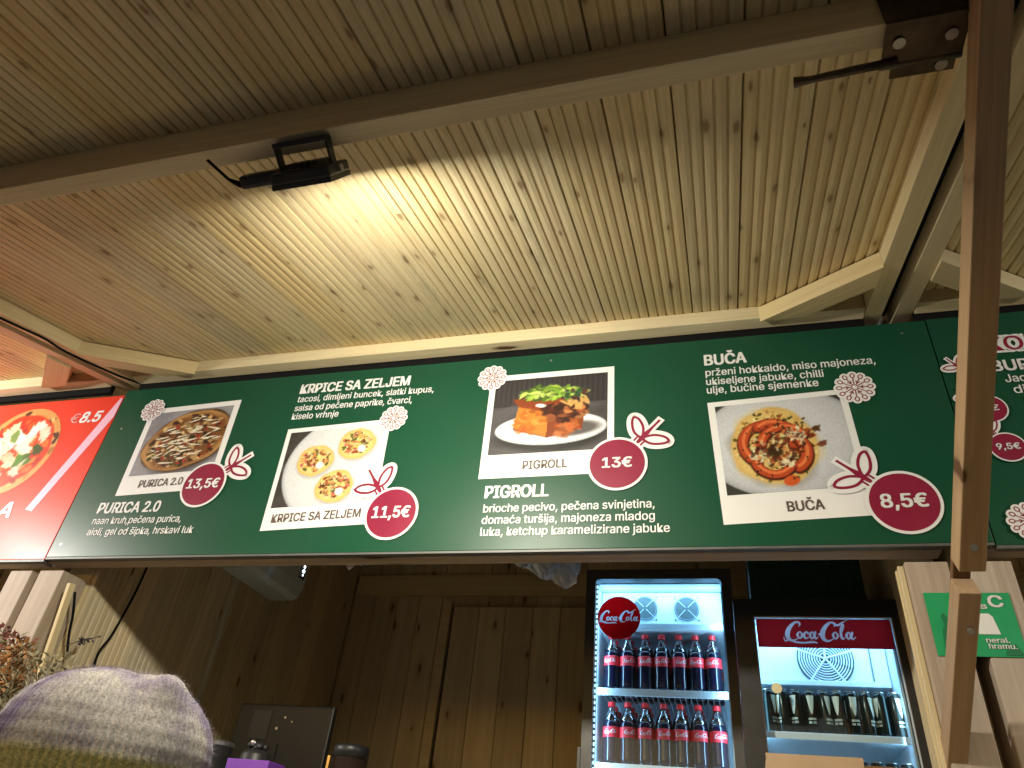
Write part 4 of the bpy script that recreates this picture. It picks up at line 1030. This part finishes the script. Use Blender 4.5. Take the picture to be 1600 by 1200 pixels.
# cardboard box
a_, b_ = at(1196, 1176, .02), at(1347, 1178, .02)
cbx = thing('cardboard_box', ((a_.x+b_.x)/2, .12, 1.138), 'open brown cardboard box in front of the counter cooler', 'cardboard box')
x0_, x1_, zt = a_.x, b_.x, a_.z
MB().box(x0_, x1_, .02, .024, 1.14, zt).build('box_side', CARD, cbx); MB().box(x0_, x1_, .25, .254, 1.14, zt-.02).build('box_side', CARD, cbx)
MB().box(x0_, x0_+.004, .0245, .2495, 1.14, zt-.01).build('box_side', CARD, cbx); MB().box(x1_-.004, x1_, .0245, .2495, 1.14, zt-.01).build('box_side', CARD, cbx)
MB().box(x0_+.004, x1_-.004, .0245, .2495, 1.14, 1.145).build('box_bottom', CARD, cbx)
q = at(1353, 1196, .05)
o = MB().box(q.x-.0, q.x+.13, .05, .20, 1.138, q.z).build('wooden_tray', DARKW, None, bevel=.002); tag(o, 'dark brown wooden tray right of the cardboard box', 'tray')

# ------------------------------------------------------------------ green sticker on the posts
def stq(px, py): q = at(px, py, -.002); return (q.x, q.z)
st = thing('green_sticker', at(1520, 980, -.002), 'bright green sticker with a big letter C on the grey wood beside the prop', 'sticker')
SG = plain('sticker_green', (.01, .33, .12), .45, noise=.06, nscale=15); SGD = plain('sticker_dark_green', (.01, .17, .07), .45)
zt_, zb2 = 2.118, 1.985
flat('sticker_sheet', [(.420, zb2), (.583, zb2), (.583, zt_), (.420, zt_)], -.0025, SG, st)
text('lettering', 'C', .540, 2.087, .026, .024, -.0035, WHITE, st, .08)
text('lettering', 's', .522, 2.083, .012, .012, -.0035, WHITE, st, .08)
tg = [(.506, 2.03), (.546, 2.03), (.540, 2.066), (.534, 2.073), (.516, 2.073), (.510, 2.066)]
flat('white_tag', tg, -.0035, WHITE, st)
text('lettering', 'neral.', .516, 2.013, .042, .010, -.0035, WHITE, st, .06); text('lettering', 'hramu.', .518, 2.001, .05, .010, -.0035, WHITE, st, .06)
def sil(pts): flat('silhouette', [(a, b) for a, b in pts], -.0035, SGD, st)
sil([(.436, 1.99), (.458, 1.99), (.462, 2.03), (.456, 2.062), (.449, 2.074), (.443, 2.066), (.447, 2.05), (.440, 2.035)])
sil([(.545, 1.988), (.578, 1.988), (.572, 2.0), (.566, 2.012), (.560, 2.004), (.555, 2.012), (.550, 2.002)])

# ------------------------------------------------------------------ dried flowers in a planter on the counter corner
pl = thing('dried_flowers', (-1.75, -.30, 1.45), 'bunch of dried flowers and grey green twigs behind the knitted hat', 'dried flowers')
pc_ = at(40, 1130, -.28)
MB().lathe([(.09, 1.14), (.12, 1.18), (.14, 1.42), (.145, 1.44), (.13, 1.44)], (pc_.x, -.28, 0), 20).build('pot', plain('terracotta', (.3, .14, .08), .8, noise=.1), pl, smooth=True)
MB().box(-2.3, -1.75, -.46, -.022, 1.10, 1.138).build('pot_shelf', FRAME, pl, bevel=.002)
rf = random.Random(5); stems = MB(); leaves = MB(); flo = MB(); red = MB()
def leafq(mb, p, d, L, wd):
    d = d.normalized(); s = d.cross(Vector((rf.uniform(-1, 1), rf.uniform(-1, 1), rf.uniform(-1, 1)))).normalized()*wd
    mb.quad(p, p+d*L*.5+s, p+d*L, p+d*L*.5-s)
targets = []
for k in range(170):
    u = rf.random(); px = rf.uniform(-60, 150); top = 985+max(0, px)*.42+rf.uniform(0, 130)
    y_ = -.28+rf.uniform(-.10, .12); tip = at(px, top, y_)
    base = Vector((pc_.x+rf.uniform(-.06, .06), -.28+rf.uniform(-.06, .06), 1.42))
    mid = base.lerp(tip, .5)+Vector((rf.uniform(-.04, .04), rf.uniform(-.03, .03), .02))
    P = smooth([(base.x, base.y, base.z), (mid.x, mid.y, mid.z), (tip.x, tip.y, tip.z)], 5)
    stems.tube(P, .0014, 4)
    for p_ in P[3:]:
        for j in range(5):
            d = Vector((rf.uniform(-1, 1), rf.uniform(-1, 1), rf.uniform(-.3, 1)))
            leafq(leaves, p_+d*.006, d, rf.uniform(.012, .028), rf.uniform(.0015, .0045))
    if px < 45 and top < 1075:
        for j in range(12):
            d = Vector((rf.uniform(-1, 1), rf.uniform(-1, 1), rf.uniform(-1, 1)))
            leafq(flo if top > 1010 else red, tip+d*.012, d, rf.uniform(.012, .022), .005)
MB_ST = plain('dry_stem', (.16, .12, .06), .8); stems.build('stem', MB_ST, pl)
o = leaves.build('foliage', plain('dry_leaf', (.30, .27, .17), .8, noise=.5, nscale=60), pl); o['kind'] = 'stuff'
o = flo.build('orange_petals', plain('orange_petal', (.42, .20, .07), .7, noise=.3, nscale=60), pl); o['kind'] = 'stuff'
o = red.build('red_petals', plain('red_petal', (.22, .07, .06), .7, noise=.3, nscale=60), pl); o['kind'] = 'stuff'
# a dark sprig lying out to the right
sp_ = MB(); a_ = at(100, 1010, -.2); b_ = at(150, 996, -.2)
sp_.tube([a_, a_.lerp(b_, .5)+Vector((0, 0, .004)), b_], .0012, 4)
for k in range(26):
    p_ = a_.lerp(b_, .35+.65*rf.random()); leafq(sp_, p_, Vector((rf.uniform(-.3, 1), rf.uniform(-1, 1), rf.uniform(-.8, .8))), .014, .0028)
sp_.build('dark_sprig', plain('dark_bud', (.05, .045, .06), .8), pl)

# ------------------------------------------------------------------ person in a knitted hat
hr = ray(165, 1165).normalized(); HD = 1.13
HC = CAM+hr*HD+Vector((0, 0, -.027))                                 # centre of the hat's widest ring
pe = thing('person', (HC.x, HC.y, 0), 'person seen from behind in a fuzzy grey purple knitted hat with a yellow brim', 'person')
def skin(name, joints, edges, mat, parent, sub=2):
    me = mesh(name, [j[0] for j in joints], []); me = bpy.data.meshes.new(name); me.from_pydata([j[0] for j in joints], edges, [])
    o = link(name, me, mat, parent); md = o.modifiers.new('skin', 'SKIN'); md.use_smooth_shade = True
    lay = me.skin_vertices[0] if me.skin_vertices else None
    if lay is None:
        bpy.context.view_layer.update(); lay = me.skin_vertices[0]
    for i, j in enumerate(joints): lay.data[i].radius = (j[1], j[2] if len(j) > 2 else j[1])
    lay.data[0].use_root = True
    s_ = o.modifiers.new('sub', 'SUBSURF'); s_.levels = sub; s_.render_levels = sub; return o
hx, hy = HC.x, HC.y; zt = HC.z-.02             # head centre height
def J(x, y, z, r, r2=None): return ((hx+x, hy+y, z), r, r2 or r)
SKINM = plain('skin', (.52, .33, .25), .5); COAT = plain('dark_coat', (.03, .03, .035), .8, noise=.2, bump=.2); TROU = plain('trousers', (.04, .045, .06), .8); SHOE = plain('shoe', (.02, .02, .02), .5); HAIR = plain('brown_hair', (.06, .035, .02), .55)
sh_ = zt-.24; hipz = .90
body_j = [J(0, 0, hipz, .15, .11), J(0, 0, 1.15, .13, .10), J(0, 0, sh_-.06, .16, .10), J(0, .0, sh_+.03, .06), J(0, .01, zt-.11, .052), J(0, .02, zt-.02, .078, .09), J(0, .02, zt+.05, .07, .08),
          J(-.17, 0, sh_-.02, .055), J(-.23, .02, sh_-.28, .042), J(-.20, .12, sh_-.50, .034), J(.17, 0, sh_-.02, .055), J(.23, .02, sh_-.28, .042), J(.20, .12, sh_-.50, .034),
          J(-.09, 0, hipz-.06, .09), J(-.10, 0, .48, .06), J(-.10, -.01, .09, .04), J(-.10, .10, .05, .035), J(.09, 0, hipz-.06, .09), J(.10, 0, .48, .06), J(.10, -.01, .09, .04), J(.10, .10, .05, .035)]
ed = [(0, 1), (1, 2), (2, 3), (3, 4), (4, 5), (5, 6), (2, 7), (7, 8), (8, 9), (2, 10), (10, 11), (11, 12), (0, 13), (13, 14), (14, 15), (15, 16), (0, 17), (17, 18), (18, 19), (19, 20)]
body = skin('body', body_j, ed, SKINM, pe)
coat_j = [J(0, 0, hipz-.12, .20, .15), J(0, 0, 1.15, .17, .135), J(0, 0, sh_-.06, .185, .125), J(0, 0, sh_+.05, .085, .08), J(-.185, 0, sh_-.03, .075), J(-.25, .02, sh_-.28, .062), J(-.215, .13, sh_-.52, .055), J(-.15, .17, sh_-.60, .05), J(.185, 0, sh_-.03, .075), J(.25, .02, sh_-.28, .062), J(.215, .13, sh_-.52, .055), J(.15, .17, sh_-.60, .05)]
skin('coat', coat_j, [(0, 1), (1, 2), (2, 3), (2, 4), (4, 5), (5, 6), (6, 7), (2, 8), (8, 9), (9, 10), (10, 11)], COAT, pe)
skin('trousers', [J(0, 0, hipz, .17, .13), J(-.10, 0, hipz-.1, .11), J(-.10, 0, .48, .08), J(-.10, -.01, .12, .06), J(.10, 0, hipz-.1, .11), J(.10, 0, .48, .08), J(.10, -.01, .12, .06)], [(0, 1), (1, 2), (2, 3), (0, 4), (4, 5), (5, 6)], TROU, pe)
for s in (-1, 1): skin('shoe', [J(.1*s, -.05, .05, .05), J(.1*s, .06, .045, .05, .042), J(.1*s, .16, .035, .042, .03)], [(0, 1), (1, 2)], SHOE, pe, 1)
fc = MB().lathe([(.004, -.03), (.014, -.022), (.016, -.012), (.009, .012), (.004, .02)], (0, 0, 0), 10).build('nose', SKINM, pe, smooth=True, mw=Matrix.Translation((hx, hy+.115, zt-.03)))
for s in (-1, 1):
    MB().lathe([(.003, -.03), (.012, -.02), (.016, .0), (.014, .02), (.004, .03)], (hx+.083*s, hy+.01, zt-.03), 10).build('ear', SKINM, pe, smooth=True)
    MB().lathe([(.002, -.009), (.009, -.004), (.010, 0), (.009, .004), (.002, .009)], (hx+.03*s, hy+.103, zt-.0), 10).build('eye', plain('eye_white', (.7, .7, .7), .3), pe, smooth=True)
MB().box(hx-.024, hx+.024, hy+.098, hy+.108, zt-.075, zt-.063).build('mouth', plain('lips', (.4, .13, .12), .5), pe, bevel=.004)
hm = MB()
for k in range(200):
    a_ = math.radians(rf.uniform(160, 380)); r0 = .095
    p0 = Vector((hx+r0*math.cos(a_), hy+.01+r0*math.sin(a_), zt+.03)); p1 = p0+Vector((.02*math.cos(a_), .03*math.sin(a_), -.12)); p2 = p1+Vector((rf.uniform(-.01, .01), -.01, -.13))
    hm.tube([p0, p1, p2], [.006, .007, .002], 4)
o = hm.build('hair', HAIR, pe, smooth=True)
# knitted hat
HATM, t_, b_ = newmat('mohair_knit'); N = t_.nodes; Lk = t_.links
tcn = N.new('ShaderNodeTexCoord'); sx = N.new('ShaderNodeSeparateXYZ'); Lk.new(tcn.outputs['Object'], sx.inputs[0])
no = N.new('ShaderNodeTexNoise'); no.inputs['Scale'].default_value = 7; no.inputs['Detail'].default_value = 4; no.inputs['Roughness'].default_value = .7; Lk.new(tcn.outputs['Object'], no.inputs['Vector'])
n4 = N.new('ShaderNodeTexNoise'); n4.inputs['Scale'].default_value = 420; n4.inputs['Detail'].default_value = 4; Lk.new(tcn.outputs['Object'], n4.inputs['Vector'])
cr_ = N.new('ShaderNodeValToRGB'); e = cr_.color_ramp.elements; e[0].position = .40; e[0].color = (.22, .17, .31, 1); e[1].position = .58; e[1].color = (.62, .58, .54, 1); Lk.new(no.outputs[0], cr_.inputs[0])
ma = N.new('ShaderNodeMapRange'); ma.inputs['From Min'].default_value = .002; ma.inputs['From Max'].default_value = .014; Lk.new(sx.outputs[2], ma.inputs[0])
mm_ = N.new('ShaderNodeMix'); mm_.data_type = 'RGBA'; Lk.new(ma.outputs[0], mm_.inputs[0]); mm_.inputs[6].default_value = (.52, .47, .19, 1); Lk.new(cr_.outputs[0], mm_.inputs[7])
m5 = N.new('ShaderNodeMapRange'); m5.inputs['To Min'].default_value = .55; m5.inputs['To Max'].default_value = 1.35; m5.inputs['From Min'].default_value = .3; m5.inputs['From Max'].default_value = .7; Lk.new(n4.outputs[0], m5.inputs[0])
vs_ = N.new('ShaderNodeVectorMath'); vs_.operation = 'SCALE'; Lk.new(mm_.outputs[2], vs_.inputs[0]); Lk.new(m5.outputs[0], vs_.inputs['Scale']); Lk.new(vs_.outputs[0], b_.inputs['Base Color'])
b_.inputs['Roughness'].default_value = .9; b_.inputs['Sheen Weight'].default_value = .4; b_.inputs['Specular IOR Level'].default_value = .1
RX, RY, RZ = .126, .130, .112
nu, nv = 420, 60; V = []; Fh = []
lump = Vector((.62, -.22, .75)).normalized(); dent = Vector((.36, -.28, .89)).normalized()
def hatp(th, ph):
    """th around, ph 0 = crown .. 1 = lower edge"""
    a = ph*math.pi*.5 if ph <= 1 else math.pi*.5
    d = Vector((math.cos(th)*math.sin(a), math.sin(th)*math.sin(a), math.cos(a)))
    se = 1/((math.sin(a)**2.5+abs(math.cos(a))**2.5)**(1/2.5))
    rib = 1+.011*math.sin(th*84)*min(1, ph*1.6)+.004*math.sin(ph*170+math.sin(th*84))
    r = se*rib*(1+.13*math.exp(-(1-max(0, d.dot(lump)))/.020))*(1-.05*math.exp(-(1-max(0, d.dot(dent)))/.012))
    r *= 1+.02*math.sin(th*3+1)*ph+.012*math.sin(th*5+ph*4)+.008*math.sin(th*2+ph*9)
    z = RZ*d.z*r if ph <= 1 else -(ph-1)*.13
    k = 1 if ph <= 1 else 1-.15*(ph-1)
    return Vector((RX*d.x*r*k, RY*d.y*r*k, z))
for j in range(nv+1):
    for i in range(nu): V.append(hatp(2*math.pi*i/nu, .01+j/nv*1.6))
for j in range(nv):
    for i in range(nu): Fh.append((j*nu+i, j*nu+(i+1) % nu, (j+1)*nu+(i+1) % nu, (j+1)*nu+i))
Fh.append(tuple(range(nu))[::-1])
hat = MB().add(V, Fh).build('knitted_hat', HATM, pe, smooth=True, mw=Matrix.Translation(HC+Vector((0, 0, -.0))))
fz = MB()
for k in range(9000):
    th = rf.uniform(0, 2*math.pi); ph = rf.uniform(.02, 1.55)**.8; p_ = hatp(th, ph); nrm = Vector((p_.x, p_.y, p_.z*.8+.01)).normalized()
    tan = Vector((rf.uniform(-1, 1), rf.uniform(-1, 1), rf.uniform(-1, 1))); d = (nrm*rf.uniform(.3, 1)+tan*.8).normalized()
    L_ = rf.uniform(.003, .009); s__ = d.cross(nrm); s__ = s__.normalized()*.00015 if s__.length > 1e-5 else Vector((.0003, 0, 0))
    q1 = p_+d*L_*.6+nrm*.001; q2 = p_+d*L_+Vector((0, 0, -.001))
    fz.quad(p_-s__, p_+s__, q1+s__*.7, q1-s__*.7); fz.add([q1-s__*.7, q1+s__*.7, q2], [(0, 1, 2)])
o = fz.build('hat_fuzz', HATM, hat, mw=Matrix.Translation(HC)); o['kind'] = 'stuff'
